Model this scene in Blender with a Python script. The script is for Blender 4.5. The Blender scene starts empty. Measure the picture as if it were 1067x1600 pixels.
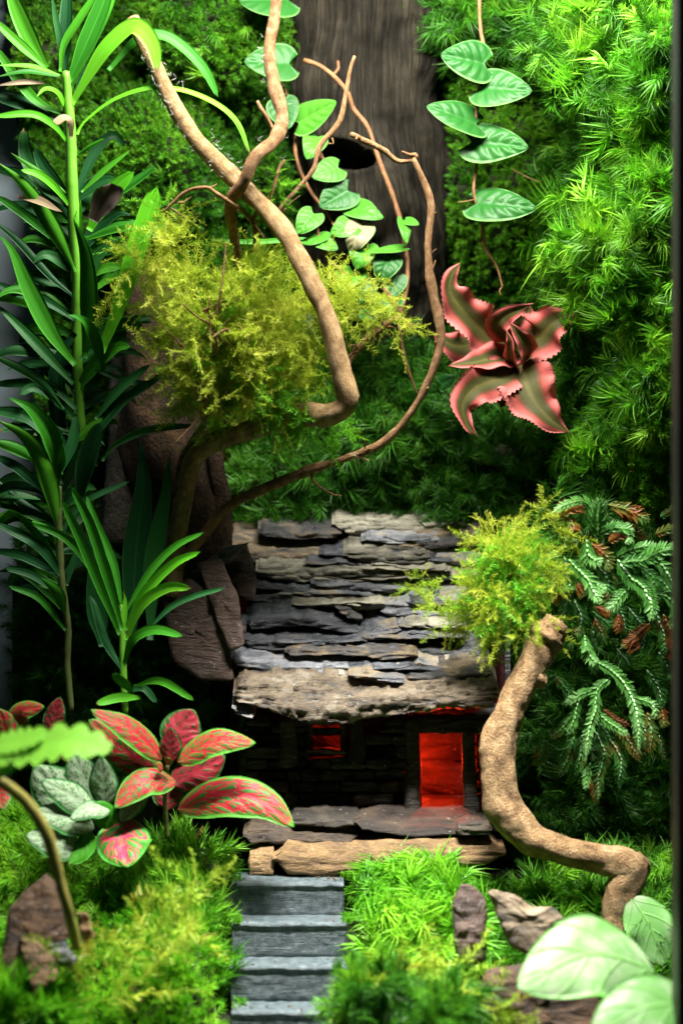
import bpy, math, random
import numpy as np
from mathutils import Vector, Matrix
random.seed(7); rng = np.random.default_rng(7)
scene = bpy.context.scene
COL = scene.collection

# ------------------------------------------------------------------ camera, world, lamps, exposure
cd = bpy.data.cameras.new('camera'); cam = bpy.data.objects.new('camera', cd); COL.objects.link(cam)
cam.location = (0, -1.0, 0); cam.rotation_euler = (math.radians(90), 0, 0)
cd.sensor_fit = 'VERTICAL'; cd.sensor_height = 36; cd.lens = 75
cd.clip_start = 0.02; cd.clip_end = 20
cd.dof.use_dof = True; cd.dof.focus_distance = 1.02; cd.dof.aperture_fstop = 6.0
scene.camera = cam

world = bpy.data.worlds.new('World'); scene.world = world; world.use_nodes = True
world.node_tree.nodes['Background'].inputs[0].default_value = (0.55, 0.7, 0.75, 1)
world.node_tree.nodes['Background'].inputs[1].default_value = 0.025

def area_lamp(name, loc, target, sx, sy, power, col):
    l = bpy.data.lights.new(name, 'AREA'); l.shape = 'RECTANGLE'; l.size = sx; l.size_y = sy
    l.energy = power; l.color = col
    o = bpy.data.objects.new(name, l); COL.objects.link(o); o.location = loc
    o.rotation_euler = (Vector(target) - Vector(loc)).to_track_quat('-Z', 'Y').to_euler()
    return o
def_spread = math.radians(46)
area_lamp('tank_lamp', (0.035, -0.075, 0.335), (0.03, 0.04, -0.05), 0.25, 0.05, 4.3, (1.0, 0.97, 0.88))
area_lamp('added_front_lamp', (0.05, -0.20, 0.36), (0.02, -0.095, -0.20), 0.14, 0.04, 1.15, (1.0, 0.97, 0.9)).data.spread = def_spread  # second lamp, added to brighten the foreground and steps

scene.view_settings.view_transform = 'Standard'; scene.view_settings.look = 'None'
scene.view_settings.exposure = 0.0; scene.view_settings.gamma = 1.0
scene.cycles.use_denoising = True
scene.cycles.use_adaptive_sampling = True; scene.cycles.adaptive_threshold = 0.025
scene.cycles.max_bounces = 6; scene.cycles.diffuse_bounces = 2; scene.cycles.glossy_bounces = 2
scene.cycles.transmission_bounces = 4; scene.cycles.sample_clamp_indirect = 4

# ------------------------------------------------------------------ helpers
PX = 0.0003
def P(px, py, c=0.0):
    y = c / 100.0; s = PX * (1 + y)
    return Vector(((px - 533.5) * s, y, (800 - py) * s))
def ss(a, b, x):
    t = np.clip((x - a) / (b - a), 0, 1); return t * t * (3 - 2 * t)
def _h(ix, iy, iz, seed):
    h = (ix.astype(np.int64) * 374761393 + iy.astype(np.int64) * 668265263 + iz.astype(np.int64) * 2147483647 + seed * 144269) & 0xffffffff
    h = ((h ^ (h >> 13)) * 1274126177) & 0xffffffff
    return ((h ^ (h >> 16)) & 0xffff) / 32767.5 - 1
def vnoise(p, seed=0):
    p = np.asarray(p, float); i = np.floor(p).astype(int); f = p - i; f = f * f * (3 - 2 * f); r = 0
    for a in (0, 1):
        for b in (0, 1):
            for c in (0, 1):
                w = (f[..., 0] if a else 1 - f[..., 0]) * (f[..., 1] if b else 1 - f[..., 1]) * (f[..., 2] if c else 1 - f[..., 2])
                r = r + w * _h(i[..., 0] + a, i[..., 1] + b, i[..., 2] + c, seed)
    return r
def fbm(p, seed=0, o=4):
    p = np.asarray(p, float); r = 0; a = 1.0
    for k in range(o):
        r = r + a * vnoise(p, seed + k); p = p * 2.03; a *= 0.5
    return r
def catmull(pts, n, closed=False):
    p = np.array([list(q) for q in pts], float)
    if len(p) == 2: p = np.array([p[0], (p[0] + p[1]) / 2, p[1]])
    seg = np.linalg.norm(p[1:] - p[:-1], axis=1); t = np.concatenate([[0], np.cumsum(np.sqrt(seg))]); t /= t[-1]
    tt = np.linspace(0, 1, n * 4); out = []
    ext = np.vstack([2 * p[0] - p[1], p, 2 * p[-1] - p[-2]])
    for q in tt:
        k = min(np.searchsorted(t, q, side='right') - 1, len(p) - 2); k = max(k, 0)
        u = (q - t[k]) / (t[k + 1] - t[k] + 1e-12); a, b, c, d = ext[k:k + 4]
        out.append(0.5 * ((2 * b) + (c - a) * u + (2 * a - 5 * b + 4 * c - d) * u * u + (3 * b - a - 3 * c + d) * u ** 3))
    out = np.array(out); L = np.concatenate([[0], np.cumsum(np.linalg.norm(out[1:] - out[:-1], axis=1))])
    s = np.linspace(0, L[-1], n)
    return np.stack([np.interp(s, L, out[:, k]) for k in range(out.shape[1])], 1)

class MB:
    def __init__(s): s.v = []; s.f = []; s.uv = []; s.n = 0
    def add(s, v, f, uv=None):
        v = np.asarray(v, float).reshape(-1, 3); s.v.append(v)
        s.f.extend([tuple(i + s.n for i in q) for q in f])
        s.uv.append(np.asarray(uv, float) if uv is not None else np.zeros((len(v), 2)))
        s.n += len(v); return s
    def verts(s): return np.vstack(s.v)
    def mesh(s, name, mat, off=(0, 0, 0), smooth=True):
        me = bpy.data.meshes.new(name); v = s.verts() - np.array(off)
        me.from_pydata(v.tolist(), [], s.f)
        uvs = np.vstack(s.uv); ul = me.uv_layers.new(name='UVMap')
        li = np.empty(len(me.loops), np.int32); me.loops.foreach_get('vertex_index', li)
        ul.data.foreach_set('uv', uvs[li].ravel())
        if smooth: me.polygons.foreach_set('use_smooth', np.ones(len(me.polygons), bool))
        me.materials.append(mat); me.update(); return me

def tag(o, label=None, cat=None, group=None, kind=None):
    if label: o['label'] = label
    if cat: o['category'] = cat
    if group: o['group'] = group
    if kind: o['kind'] = kind
    return o
def thing(name, label, cat, base, group=None):
    o = bpy.data.objects.new(name, None); o.empty_display_size = 0.01; COL.objects.link(o); o.location = base
    return tag(o, label, cat, group)
def origin_of(o):
    q = Vector(o.location)
    while o.parent is not None: o = o.parent; q = q + Vector(o.location)
    return q
def part(name, mb, mat, parent, smooth=True, label=None):
    off = origin_of(parent); o = bpy.data.objects.new(name, mb.mesh(name, mat, off, smooth))
    COL.objects.link(o); o.parent = parent
    if label: o['label'] = label
    return o
def solo(name, mb, mat, base=None, smooth=True, **kw):
    v = mb.verts(); base = base or Vector((*((v[:, :2].min(0) + v[:, :2].max(0)) / 2), v[:, 2].min()))
    o = bpy.data.objects.new(name, mb.mesh(name, mat, base, smooth)); COL.objects.link(o); o.location = base
    return tag(o, **kw)

def grid_faces(nu, nv, wrap=False, off=0):
    f = []
    for i in range(nu - 1):
        for j in range(nv if wrap else nv - 1):
            k = (j + 1) % nv; f.append((off + i * nv + j, off + i * nv + k, off + (i + 1) * nv + k, off + (i + 1) * nv + j))
    return f
def frames(c):
    t = np.gradient(c, axis=0); t /= np.linalg.norm(t, axis=1)[:, None] + 1e-12; return t

# leaf: a sheet lofted along a curved midrib
def prof_strap(t): return (0.38 + 0.62 * ss(0, .45, t)) * np.sqrt(np.clip(1 - np.clip((t - .55) / .45, 0, 1) ** 2.2, 0, 1))
def prof_lance(t): return (0.32 + 0.68 * ss(0, .4, t)) * np.clip(1 - np.clip((t - .42) / .58, 0, 1) ** 1.7, 0, 1)
def prof_blunt(t): return (0.45 + 0.55 * ss(0, .6, t)) * np.sqrt(np.clip(1 - np.clip((t - .86) / .14, 0, 1) ** 2.2, 0, 1))
def prof_heart(t): return np.clip(np.sin(np.pi * (.015 + .985 * np.clip(t, 0, 1)) ** .52), 0, 1) ** .68
def prof_ovate(t): return np.clip(np.sin(np.pi * np.clip(t, 0, 1) ** .8), 0, 1) ** .72
def leaf(path, hw, facing=(0, -1, .3), n=16, nv=7, fold=.2, prof=prof_strap, cord=0., bump=None, wave=0., wfreq=6, serr=0., facing2=None, thick=.00022, curl=0.):
    c = catmull(path, n); t = np.linspace(0, 1, n); T = frames(c)
    F = np.array(facing, float); F2 = np.array(facing2 if facing2 is not None else facing, float)
    L = np.linalg.norm(np.diff(c, axis=0), axis=1).sum()
    Fi = F[None] * (1 - t[:, None]) + F2[None] * t[:, None]
    S = np.cross(T, Fi); S /= np.linalg.norm(S, axis=1)[:, None] + 1e-9
    N = np.cross(S, T); vs = np.linspace(-1, 1, nv)
    w = prof(t) * hw; V = np.zeros((n, nv, 3)); U = np.zeros((n, nv, 2)); ph = random.random() * 6
    for j, v in enumerate(vs):
        ww = w.copy()
        if serr and abs(v) > .99: ww = ww * (1 + serr * (np.arange(n) % 2))
        d = fold * w * abs(v) - curl * w * v * v
        if wave: d = d + wave * hw * abs(v) ** 2 * np.sin(t * wfreq * 6.28 + ph + (1.7 if v > 0 else 0)) * np.sin(np.pi * np.clip(t, 0, 1))
        if bump is not None: d = d + bump(t, v) * hw
        pos = c + S * (ww * v)[:, None] + N * d[:, None]
        if cord: pos = pos - T[0][None] * (cord * L * (abs(v) ** 1.3) * (1 - t) ** 3)[:, None]
        V[:, j] = pos; U[:, j, 0] = t; U[:, j, 1] = v * .5 + .5
    m = MB(); nn = np.repeat(N[:, None, :], nv, 1)
    taper = (1 - np.abs(vs) ** 4)[None, :, None] * np.ones((n, 1, 1)) * .9 + .1
    top = V + nn * thick * taper; bot = V - nn * thick * taper
    m.add(np.concatenate([top.reshape(-1, 3), bot.reshape(-1, 3)]),
          grid_faces(n, nv) + [q[::-1] for q in grid_faces(n, nv, off=n * nv)],
          np.concatenate([U.reshape(-1, 2)] * 2))
    k = n * nv; e = []
    ring = [i * nv for i in range(n)] + [(n - 1) * nv + j for j in range(1, nv)] + [i * nv + nv - 1 for i in range(n - 2, -1, -1)] + [j for j in range(nv - 2, 0, -1)]
    for a, b in zip(ring, ring[1:] + ring[:1]): e.append((b, a, a + k, b + k))
    m.f.extend(e)
    return m

def tube(path, radii, n=40, seg=12, rough=0.1, freq=120, seed=0, flute=0., m=None, uvl=1.0, knob=0.):
    c = catmull(path, n); T = frames(c); r = np.interp(np.linspace(0, 1, n), np.linspace(0, 1, len(radii)), radii)
    if knob: k_ = np.arange(n) * 150.0 / n; r = r * (1 + knob * vnoise(np.stack([k_ * .22, k_ * 0 + seed, k_ * 0], -1), 5) + knob * .7 * np.clip(vnoise(np.stack([k_ * .45, k_ * 0 + seed, k_ * 0 + 7], -1), 9), 0, 1) ** 2)
    up = np.array([0.3, 0.9, 0.2]); V = np.zeros((n, seg, 3)); U = np.zeros((n, seg, 2))
    a = np.linspace(0, 2 * np.pi, seg, endpoint=False); S = np.cross(T[0], up); S /= np.linalg.norm(S)
    for i in range(n):
        S = S - T[i] * S.dot(T[i]); S /= np.linalg.norm(S) + 1e-9; B = np.cross(T[i], S)
        d = np.cos(a)[:, None] * S + np.sin(a)[:, None] * B; q = c[i] + d * r[i]
        nz = fbm(q * freq, seed, 3) * rough + vnoise(q * freq * .42, seed + 40) * rough * .9
        if flute: nz = nz + flute * np.sin(a * 5 + 2 * math.sin(i * .12 + seed)) * .5 + flute * np.sin(a * 3 + i * .07 + seed)
        V[i] = c[i] + d * (r[i] * (1 + nz))[:, None]; U[i, :, 0] = i / n * uvl; U[i, :, 1] = a / 6.28
    m = m or MB(); f = grid_faces(n, seg, True)
    v = np.vstack([V.reshape(-1, 3), c[0] - T[0] * r[0] * .15, c[-1] + T[-1] * r[-1] * .4]); k = n * seg
    for j in range(seg):
        f.append((k, (j + 1) % seg, j)); f.append((k + 1, (n - 1) * seg + j, (n - 1) * seg + (j + 1) % seg))
    m.add(v, f, np.vstack([U.reshape(-1, 2), [[0, 0], [1, 0]]]))
    return m

# ------------------------------------------------------------------ materials
class NT:
    def __init__(s, name):
        s.m = bpy.data.materials.new(name); s.m.use_nodes = True; s.t = s.m.node_tree; s.t.nodes.clear()
        s.out = s.N('ShaderNodeOutputMaterial')
    def N(s, ty, **kw):
        n = s.t.nodes.new(ty)
        for k, v in kw.items(): setattr(n, k, v)
        return n
    def L(s, a, b): s.t.links.new(a, b)
    def put(s, sock, v):
        if isinstance(v, bpy.types.NodeSocket): s.L(v, sock)
        else: sock.default_value = v
    def pos(s): return s.N('ShaderNodeNewGeometry').outputs['Position']
    def map(s, vec, scale):
        n = s.N('ShaderNodeMapping'); s.L(vec, n.inputs[0]); n.inputs['Scale'].default_value = scale; return n.outputs[0]
    def noise(s, vec, sc, det=4, rough=.55, dist=0):
        n = s.N('ShaderNodeTexNoise'); s.L(vec, n.inputs['Vector']); n.inputs['Scale'].default_value = sc
        n.inputs['Detail'].default_value = det; n.inputs['Roughness'].default_value = rough; n.inputs['Distortion'].default_value = dist; return n.outputs['Fac']
    def ramp(s, fac, stops, interp='LINEAR'):
        n = s.N('ShaderNodeValToRGB'); s.put(n.inputs[0], fac); e = n.color_ramp.elements; n.color_ramp.interpolation = interp
        while len(e) < len(stops): e.new(0.5)
        for q, (p, c) in zip(e, stops): q.position = p; q.color = (*c, 1) if len(c) == 3 else c
        return n.outputs[0]
    def mix(s, f, a, b, bl='MIX'):
        n = s.N('ShaderNodeMix', data_type='RGBA', blend_type=bl); s.put(n.inputs[0], f); s.put(n.inputs[6], a); s.put(n.inputs[7], b); return n.outputs[2]
    def math(s, op, a, b=0., c=0.):
        n = s.N('ShaderNodeMath', operation=op); s.put(n.inputs[0], a); s.put(n.inputs[1], b); s.put(n.inputs[2], c); return n.outputs[0]
    def bump(s, h, st=.3, d=.0005):
        n = s.N('ShaderNodeBump'); s.put(n.inputs['Height'], h); n.inputs['Strength'].default_value = st; n.inputs['Distance'].default_value = d; return n.outputs[0]
    def rand(s): return s.N('ShaderNodeObjectInfo').outputs['Random']
    def uv(s):
        n = s.N('ShaderNodeSeparateXYZ'); s.L(s.N('ShaderNodeTexCoord').outputs['UV'], n.inputs[0]); return n.outputs[0], n.outputs[1]
    def bsdf(s, col, rough=.5, spec=.5, normal=None, trans=0., tcol=None, coat=0.):
        p = s.N('ShaderNodeBsdfPrincipled'); s.put(p.inputs['Base Color'], col); s.put(p.inputs['Roughness'], rough)
        s.put(p.inputs['Specular IOR Level'], spec); p.inputs['Coat Weight'].default_value = coat; p.inputs['Coat Roughness'].default_value = .2
        if normal is not None: s.L(normal, p.inputs['Normal'])
        o = p.outputs[0]
        if trans:
            t = s.N('ShaderNodeBsdfTranslucent'); s.put(t.inputs[0], tcol if tcol is not None else col)
            x = s.N('ShaderNodeMixShader'); x.inputs[0].default_value = trans; s.L(o, x.inputs[1]); s.L(t.outputs[0], x.inputs[2]); o = x.outputs[0]
        s.L(o, s.out.inputs[0]); return s.m
def C(r, g, b): return (r, g, b, 1)

def mat_moss(name, c1, c2, c3, trans=.3, rough=.5, tipc=None):
    m = NT(name); r = m.rand()
    big = m.noise(m.pos(), 22, 2)
    f = m.math('ADD', m.math('MULTIPLY', r, .5), m.math('ADD', m.math('MULTIPLY', big, 1.5), -.48))
    col = m.ramp(f, [(.12, c1), (.5, c2), (.9, c3)])
    return m.bsdf(col, rough, .35, trans=trans)
def mat_plain(name, c, rough=.6, noise=.25, sc=300, spec=.4, trans=0, bump=.2):
    m = NT(name); n = m.noise(m.pos(), sc, 5)
    col = m.mix(m.math('MULTIPLY', n, 1.0), C(*[x * (1 - noise) for x in c]), C(*[min(1, x * (1 + noise)) for x in c]))
    return m.bsdf(col, rough, spec, m.bump(n, bump), trans)
def mat_strap(name, c1, c2, c3):
    m = NT(name); u, v = m.uv(); r = m.rand(); n = m.noise(m.pos(), 90, 3)
    col = m.ramp(m.math('ADD', m.math('MULTIPLY', r, .75), m.math('MULTIPLY', n, .25)), [(.1, c1), (.5, c2), (.95, c3)])
    d = m.math('ABSOLUTE', m.math('SUBTRACT', v, .5))
    col = m.mix(m.ramp(d, [(0, (.55,) * 3), (.05, (0, 0, 0))]), col, C(*[min(1, x * 1.5 + .03) for x in c2]))
    b_ = m.noise(m.pos(), 330, 4); col = m.mix(m.ramp(b_, [(.66, (0, 0, 0)), (.74, (.55,) * 3)]), col, C(c1[0] + .05, c1[1] + .03, c1[2] + .01))
    col = m.mix(m.math('MULTIPLY', m.noise(m.map(m.N('ShaderNodeTexCoord').outputs['UV'], (1.5, 22, 1)), 2, 3), .45), col, C(*c1))
    col = m.mix(m.ramp(d, [(.455, (0, 0, 0)), (.49, (.6,) * 3)]), col, C(*[min(1, x * 2 + .04) for x in c2]))
    # a few scorched tips
    tip = m.math('MULTIPLY', m.ramp(u, [(.93, (0, 0, 0)), (1, (1, 1, 1))]), m.ramp(r, [(.72, (0, 0, 0)), (.78, (1, 1, 1))]))
    col = m.mix(tip, col, C(.25, .16, .07))
    w = m.N('ShaderNodeTexWave'); w.bands_direction = 'Y'; w.inputs['Scale'].default_value = 9; w.inputs['Distortion'].default_value = .3
    m.L(m.N('ShaderNodeTexCoord').outputs['UV'], w.inputs['Vector'])
    return m.bsdf(col, .42, .25, m.bump(m.math('ADD', w.outputs['Fac'], n), .12, .0003), .28)
def mat_vine_leaf(name, c1, c2):
    m = NT(name); u, v = m.uv(); r = m.rand(); n = m.noise(m.pos(), 500, 4); n2 = m.noise(m.pos(), 110, 3)
    d = m.math('ABSOLUTE', m.math('SUBTRACT', v, .5))
    q = m.math('FRACT', m.math('MULTIPLY', m.math('SUBTRACT', u, m.math('MULTIPLY', d, .62)), 5.0))
    vein = m.math('MAXIMUM', m.ramp(q, [(0, (.8,) * 3), (.09, (0, 0, 0)), (.93, (0, 0, 0)), (1, (.8,) * 3)]), m.ramp(d, [(0, (1,) * 3), (.03, (0, 0, 0))]))
    col = m.mix(m.math('ADD', m.math('MULTIPLY', n2, .7), m.math('MULTIPLY', r, .3)), C(*c1), C(*c2))
    col = m.mix(m.math('MULTIPLY', vein, .16), col, C(min(1, c2[0] * 2.0 + .03), min(1, c2[1] * 1.7), c2[2] * 2 + .05))
    col = m.mix(m.ramp(d, [(.45, (0, 0, 0)), (.5, (.8,) * 3)]), col, C(.22, .46, .14))
    return m.bsdf(col, .42, .28, m.bump(n, .3, .0005), .22)
def mat_fittonia(name, vein_c, vein_c2, green, edge, scale=1.0, thr=.5):
    m = NT(name); u, v = m.uv(); d = m.math('ABSOLUTE', m.math('SUBTRACT', v, .5))
    tc = m.N('ShaderNodeCombineXYZ'); m.L(m.math('ADD', m.math('MULTIPLY', u, 1.3), m.math('MULTIPLY', d, -.9)), tc.inputs[0]); m.L(v, tc.inputs[1]); m.L(m.rand(), tc.inputs[2])
    vo = m.N('ShaderNodeTexVoronoi', feature='DISTANCE_TO_EDGE'); m.L(m.map(tc.outputs[0], (1, 1, 3)), vo.inputs['Vector']); vo.inputs['Scale'].default_value = 7.5 * scale
    n = m.noise(m.pos(), 140, 3)
    isl = m.ramp(m.math('ADD', vo.outputs['Distance'], m.math('MULTIPLY', m.math('SUBTRACT', n, .5), .35)), [(thr * .28, (0, 0, 0)), (thr * .5, (1, 1, 1))])
    q = m.math('FRACT', m.math('MULTIPLY', m.math('SUBTRACT', u, m.math('MULTIPLY', d, .75)), 5.0))
    line = m.math('MAXIMUM', m.ramp(q, [(0, (1,) * 3), (.14, (0, 0, 0)), (.86, (0, 0, 0)), (1, (1,) * 3)]), m.ramp(d, [(0, (1,) * 3), (.06, (0, 0, 0))]))
    isl = m.math('MULTIPLY', isl, m.math('SUBTRACT', 1.0, line))
    red = m.mix(n, C(*vein_c), C(*vein_c2))
    col = m.mix(isl, red, C(*green))
    ed = m.ramp(m.math('ADD', d, m.math('MULTIPLY', m.math('SUBTRACT', n, .5), .12)), [(.385, (0, 0, 0)), (.43, (1, 1, 1))])
    ed = m.math('MAXIMUM', ed, m.ramp(u, [(.93, (0, 0, 0)), (.97, (1, 1, 1))]))
    col = m.mix(ed, col, C(*edge))
    return m.bsdf(col, .48, .25, m.bump(m.math('ADD', m.math('MULTIPLY', isl, .8), m.noise(m.pos(), 900, 3)), .4, .0004), .2)
def mat_crypt():
    m = NT('bromeliad_leaf'); u, v = m.uv(); d = m.math('ABSOLUTE', m.math('SUBTRACT', v, .5)); n = m.noise(m.map(m.pos(), (1, 1, 1)), 90, 4)
    st = m.noise(m.pos(), 500, 4)
    x = m.math('ADD', d, m.math('MULTIPLY', m.math('SUBTRACT', n, .5), .10))
    col = m.ramp(x, [(.0, (.11, .10, .024)), (.07, (.06, .064, .013)), (.19, (.05, .052, .012)), (.26, (.17, .05, .028)), (.33, (.46, .08, .07)), (.5, (.66, .19, .18))])
    col = m.mix(m.math('MULTIPLY', st, .08), col, C(.35, .25, .16))
    return m.bsdf(col, .6, .15, m.bump(st, .3, .0005), .12)
def mat_bark(name, c1, c2, c3, sc=160, rough=.75, spec=.3, spots=True, st=.7):
    m = NT(name); p = m.pos(); n = m.noise(p, sc, 6, .6, .3); f = m.noise(p, sc * 7, 5, .65)
    u = m.N('ShaderNodeTexCoord').outputs['UV']; fib = m.noise(m.map(u, (9, 5, 1)), 4, 6, .65, .8)
    x = m.math('ADD', m.math('MULTIPLY', n, .45), m.math('ADD', m.math('MULTIPLY', f, .25), m.math('MULTIPLY', fib, .30)))
    col = m.ramp(x, [(.36, c1), (.5, c2), (.63, c3)])
    if spots:
        w = m.noise(p, 260, 2); col = m.mix(m.ramp(w, [(.70, (0, 0, 0)), (.75, (.75,) * 3)]), col, C(.5, .5, .42))
        g = m.noise(p, 70, 4); col = m.mix(m.ramp(g, [(.62, (0, 0, 0)), (.72, (.35,) * 3)]), col, C(.10, .10, .03))
    return m.bsdf(col, rough, spec, m.bump(m.math('ADD', x, m.math('MULTIPLY', f, .8)), st, .0024))
def mat_slate(name, stops, wet=.35, spec=.5):
    m = NT(name); p = m.pos(); r = m.rand()
    off = m.N('ShaderNodeVectorMath', operation='ADD'); m.L(p, off.inputs[0]); cx = m.N('ShaderNodeCombineXYZ'); m.L(m.math('MULTIPLY', r, .7), cx.inputs[0]); m.L(r, cx.inputs[2]); m.L(cx.outputs[0], off.inputs[1]); p = off.outputs[0]
    lay = m.noise(m.map(p, (1, 1.5, 5)), 60, 7, .62, .6); pat = m.noise(m.map(p, (1, 1, 2.2)), 62, 6, .65, .6); f = m.noise(m.map(p, (1, 1, 2)), 700, 5, .7)
    x = m.math('ADD', m.math('MULTIPLY', pat, .66), m.math('ADD', m.math('MULTIPLY', lay, .30), m.math('MULTIPLY', m.math('SUBTRACT', r, .5), .16)))
    col = m.ramp(x, stops)
    col = m.mix(m.ramp(f, [(.3, (.55,) * 3), (.62, (0, 0, 0))]), col, C(.03, .028, .025))
    spk = m.noise(p, 420, 2); col = m.mix(m.ramp(spk, [(.69, (0, 0, 0)), (.74, (.6,) * 3)]), col, C(.45, .44, .42))
    ro = m.ramp(pat, [(.35, (wet,) * 3), (.65, (wet + .35,) * 3)])
    h = m.math('ADD', m.math('MULTIPLY', lay, 1.6), m.math('ADD', m.math('MULTIPLY', f, .45), pat))
    return m.bsdf(col, ro, spec, m.bump(h, .9, .0016))

M = {}
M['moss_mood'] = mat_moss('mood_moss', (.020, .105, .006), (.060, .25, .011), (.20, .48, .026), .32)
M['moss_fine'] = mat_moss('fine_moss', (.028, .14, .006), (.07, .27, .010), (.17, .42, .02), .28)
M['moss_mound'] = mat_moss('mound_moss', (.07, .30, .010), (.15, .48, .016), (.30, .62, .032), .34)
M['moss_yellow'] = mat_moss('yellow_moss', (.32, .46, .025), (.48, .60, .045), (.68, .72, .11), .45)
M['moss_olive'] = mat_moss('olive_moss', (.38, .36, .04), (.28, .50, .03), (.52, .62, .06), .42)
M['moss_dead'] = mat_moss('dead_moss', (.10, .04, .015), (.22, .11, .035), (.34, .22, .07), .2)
M['moss_half_shade'] = mat_moss('half_shade_moss', (.022, .10, .008), (.045, .19, .012), (.10, .29, .02), .28)  # mood moss with the lower wall's shade put into its colour
M['moss_shade'] = mat_moss('shade_moss', (.02, .10, .008), (.04, .17, .012), (.07, .24, .02), .25)  # mood moss with the shade of hollows and low corners in its colour
M['soil'] = mat_plain('dark_soil', (.018, .024, .010), .9, .5, 120, .2, 0, .6)
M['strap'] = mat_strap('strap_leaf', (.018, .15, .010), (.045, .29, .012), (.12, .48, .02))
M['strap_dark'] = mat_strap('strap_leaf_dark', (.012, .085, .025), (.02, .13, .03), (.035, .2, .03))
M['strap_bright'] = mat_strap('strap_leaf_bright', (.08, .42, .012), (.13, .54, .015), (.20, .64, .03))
M['stem_green'] = mat_plain('green_stem', (.14, .42, .03), .45, .35, 200)
M['stem_dull'] = mat_plain('dull_stem', (.09, .12, .03), .6, .4, 250)
M['dry_leaf'] = mat_plain('dry_leaf', (.30, .22, .12), .55, .4, 160, .5, .15)
M['dry_grey'] = mat_plain('dry_grey_leaf', (.13, .10, .08), .35, .5, 200, .6, .1)
M['vine_leaf'] = mat_vine_leaf('vine_leaf', (.012, .085, .014), (.03, .16, .022))
M['ficus_leaf'] = mat_vine_leaf('ficus_leaf', (.04, .21, .016), (.10, .36, .028))
M['pale_leaf'] = mat_vine_leaf('pale_leaf', (.26, .25, .13), (.36, .34, .19))
M['vine_stem'] = mat_bark('vine_stem', (.11, .045, .02), (.24, .11, .045), (.36, .19, .08), 200, .6, .4, False, .3)
M['fit_red'] = mat_fittonia('red_fittonia', (.34, .008, .020), (.56, .032, .048), (.05, .17, .025), (.08, .30, .03), 1, .30)
M['fit_dark'] = mat_fittonia('deep_red_fittonia', (.28, .015, .03), (.42, .04, .06), (.03, .08, .02), (.04, .15, .03))
M['fit_white'] = mat_fittonia('white_fittonia', (.30, .42, .26), (.44, .56, .38), (.08, .24, .06), (.04, .20, .04), 1.6, .4)
M['fit_green'] = mat_fittonia('green_fittonia', (.72, .04, .11), (.82, .10, .16), (.06, .30, .03), (.06, .34, .03), .55, .18)
M['crypt'] = mat_crypt()
M['wood'] = mat_bark('driftwood', (.13, .07, .032), (.35, .22, .10), (.56, .40, .22), 210, .8, .2)
M['wood_thin'] = mat_bark('thin_branch', (.10, .045, .022), (.27, .145, .065), (.46, .31, .165), 260, .8, .2)
M['wood_front'] = mat_bark('front_driftwood', (.10, .055, .025), (.36, .22, .10), (.60, .43, .24), 150, .65, .3, True, 1.0)
M['wood_grey'] = mat_bark('grey_stump', (.013, .013, .010), (.04, .038, .029), (.088, .08, .06), 60, .85, .2, False, .8)
m = NT('stump_wood'); u_ = m.N('ShaderNodeTexCoord').outputs['UV']; g1 = m.noise(m.map(u_, (5, 90, 1)), 1, 6, .65, .8); g2 = m.noise(m.pos(), 45, 5, .6); g3 = m.noise(m.map(u_, (30, 260, 1)), 1, 4, .7)
x_ = m.math('ADD', m.math('MULTIPLY', g1, .5), m.math('ADD', m.math('MULTIPLY', g2, .3), m.math('MULTIPLY', g3, .2)))
M['stump'] = m.bsdf(m.ramp(x_, [(.36, (.006, .0055, .004)), (.48, (.022, .019, .014)), (.56, (.046, .039, .027)), (.68, (.085, .072, .049))]), .9, .1, m.bump(m.math('ADD', g1, m.math('MULTIPLY', g3, .5)), 1.0, .004))
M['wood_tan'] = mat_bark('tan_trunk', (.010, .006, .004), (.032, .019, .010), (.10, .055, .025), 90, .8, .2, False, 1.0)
M['sl_tan'] = mat_slate('tan_slate', [(.36, (.025, .026, .03)), (.44, (.075, .07, .068)), (.50, (.17, .125, .075)), (.56, (.27, .20, .115)), (.66, (.42, .36, .26))])
M['sl_dark'] = mat_slate('dark_slate', [(.34, (.014, .016, .020)), (.46, (.05, .056, .07)), (.55, (.12, .125, .14)), (.64, (.26, .20, .12))], .22, .65)
M['sl_grey'] = mat_slate('grey_slate', [(.34, (.03, .034, .044)), (.44, (.12, .13, .155)), (.53, (.30, .31, .34)), (.62, (.42, .35, .24))], .28, .6)
M['sl_pale'] = mat_slate('pale_slate', [(.32, (.05, .048, .04)), (.42, (.20, .185, .14)), (.51, (.36, .34, .26)), (.62, (.50, .47, .36))], .4)
M['sl_eave'] = mat_slate('eave_slate', [(.36, (.02, .021, .025)), (.44, (.06, .055, .052)), (.50, (.125, .092, .06)), (.57, (.20, .15, .09)), (.68, (.30, .265, .215))], .3, .5)
M['sl_wall'] = mat_slate('dark_wall_stone', [(.32, (.012, .011, .010)), (.46, (.04, .034, .028)), (.56, (.085, .070, .052)), (.68, (.13, .10, .065))], .5, .3)
M['sl_brown'] = mat_slate('brown_slate', [(.30, (.018, .011, .009)), (.44, (.062, .034, .025)), (.55, (.115, .066, .048)), (.68, (.17, .12, .09))], .32, .5)
M['sl_rust'] = mat_slate('rusty_stone', [(.32, (.03, .018, .012)), (.44, (.10, .055, .03)), (.54, (.20, .115, .06)), (.66, (.36, .24, .14))], .5, .3)
M['sl_porch_shade'] = mat_slate('porch_slab', [(.32, (.014, .010, .008)), (.46, (.04, .027, .02)), (.56, (.085, .058, .038)), (.68, (.15, .11, .07))], .45, .35)  # porch stone darkened: the eave's shade is put into its colour
M['sl_log'] = mat_slate('tan_log_slab', [(.28, (.05, .03, .015)), (.42, (.17, .10, .045)), (.55, (.30, .19, .085)), (.68, (.40, .27, .13))], .5, .3)
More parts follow.
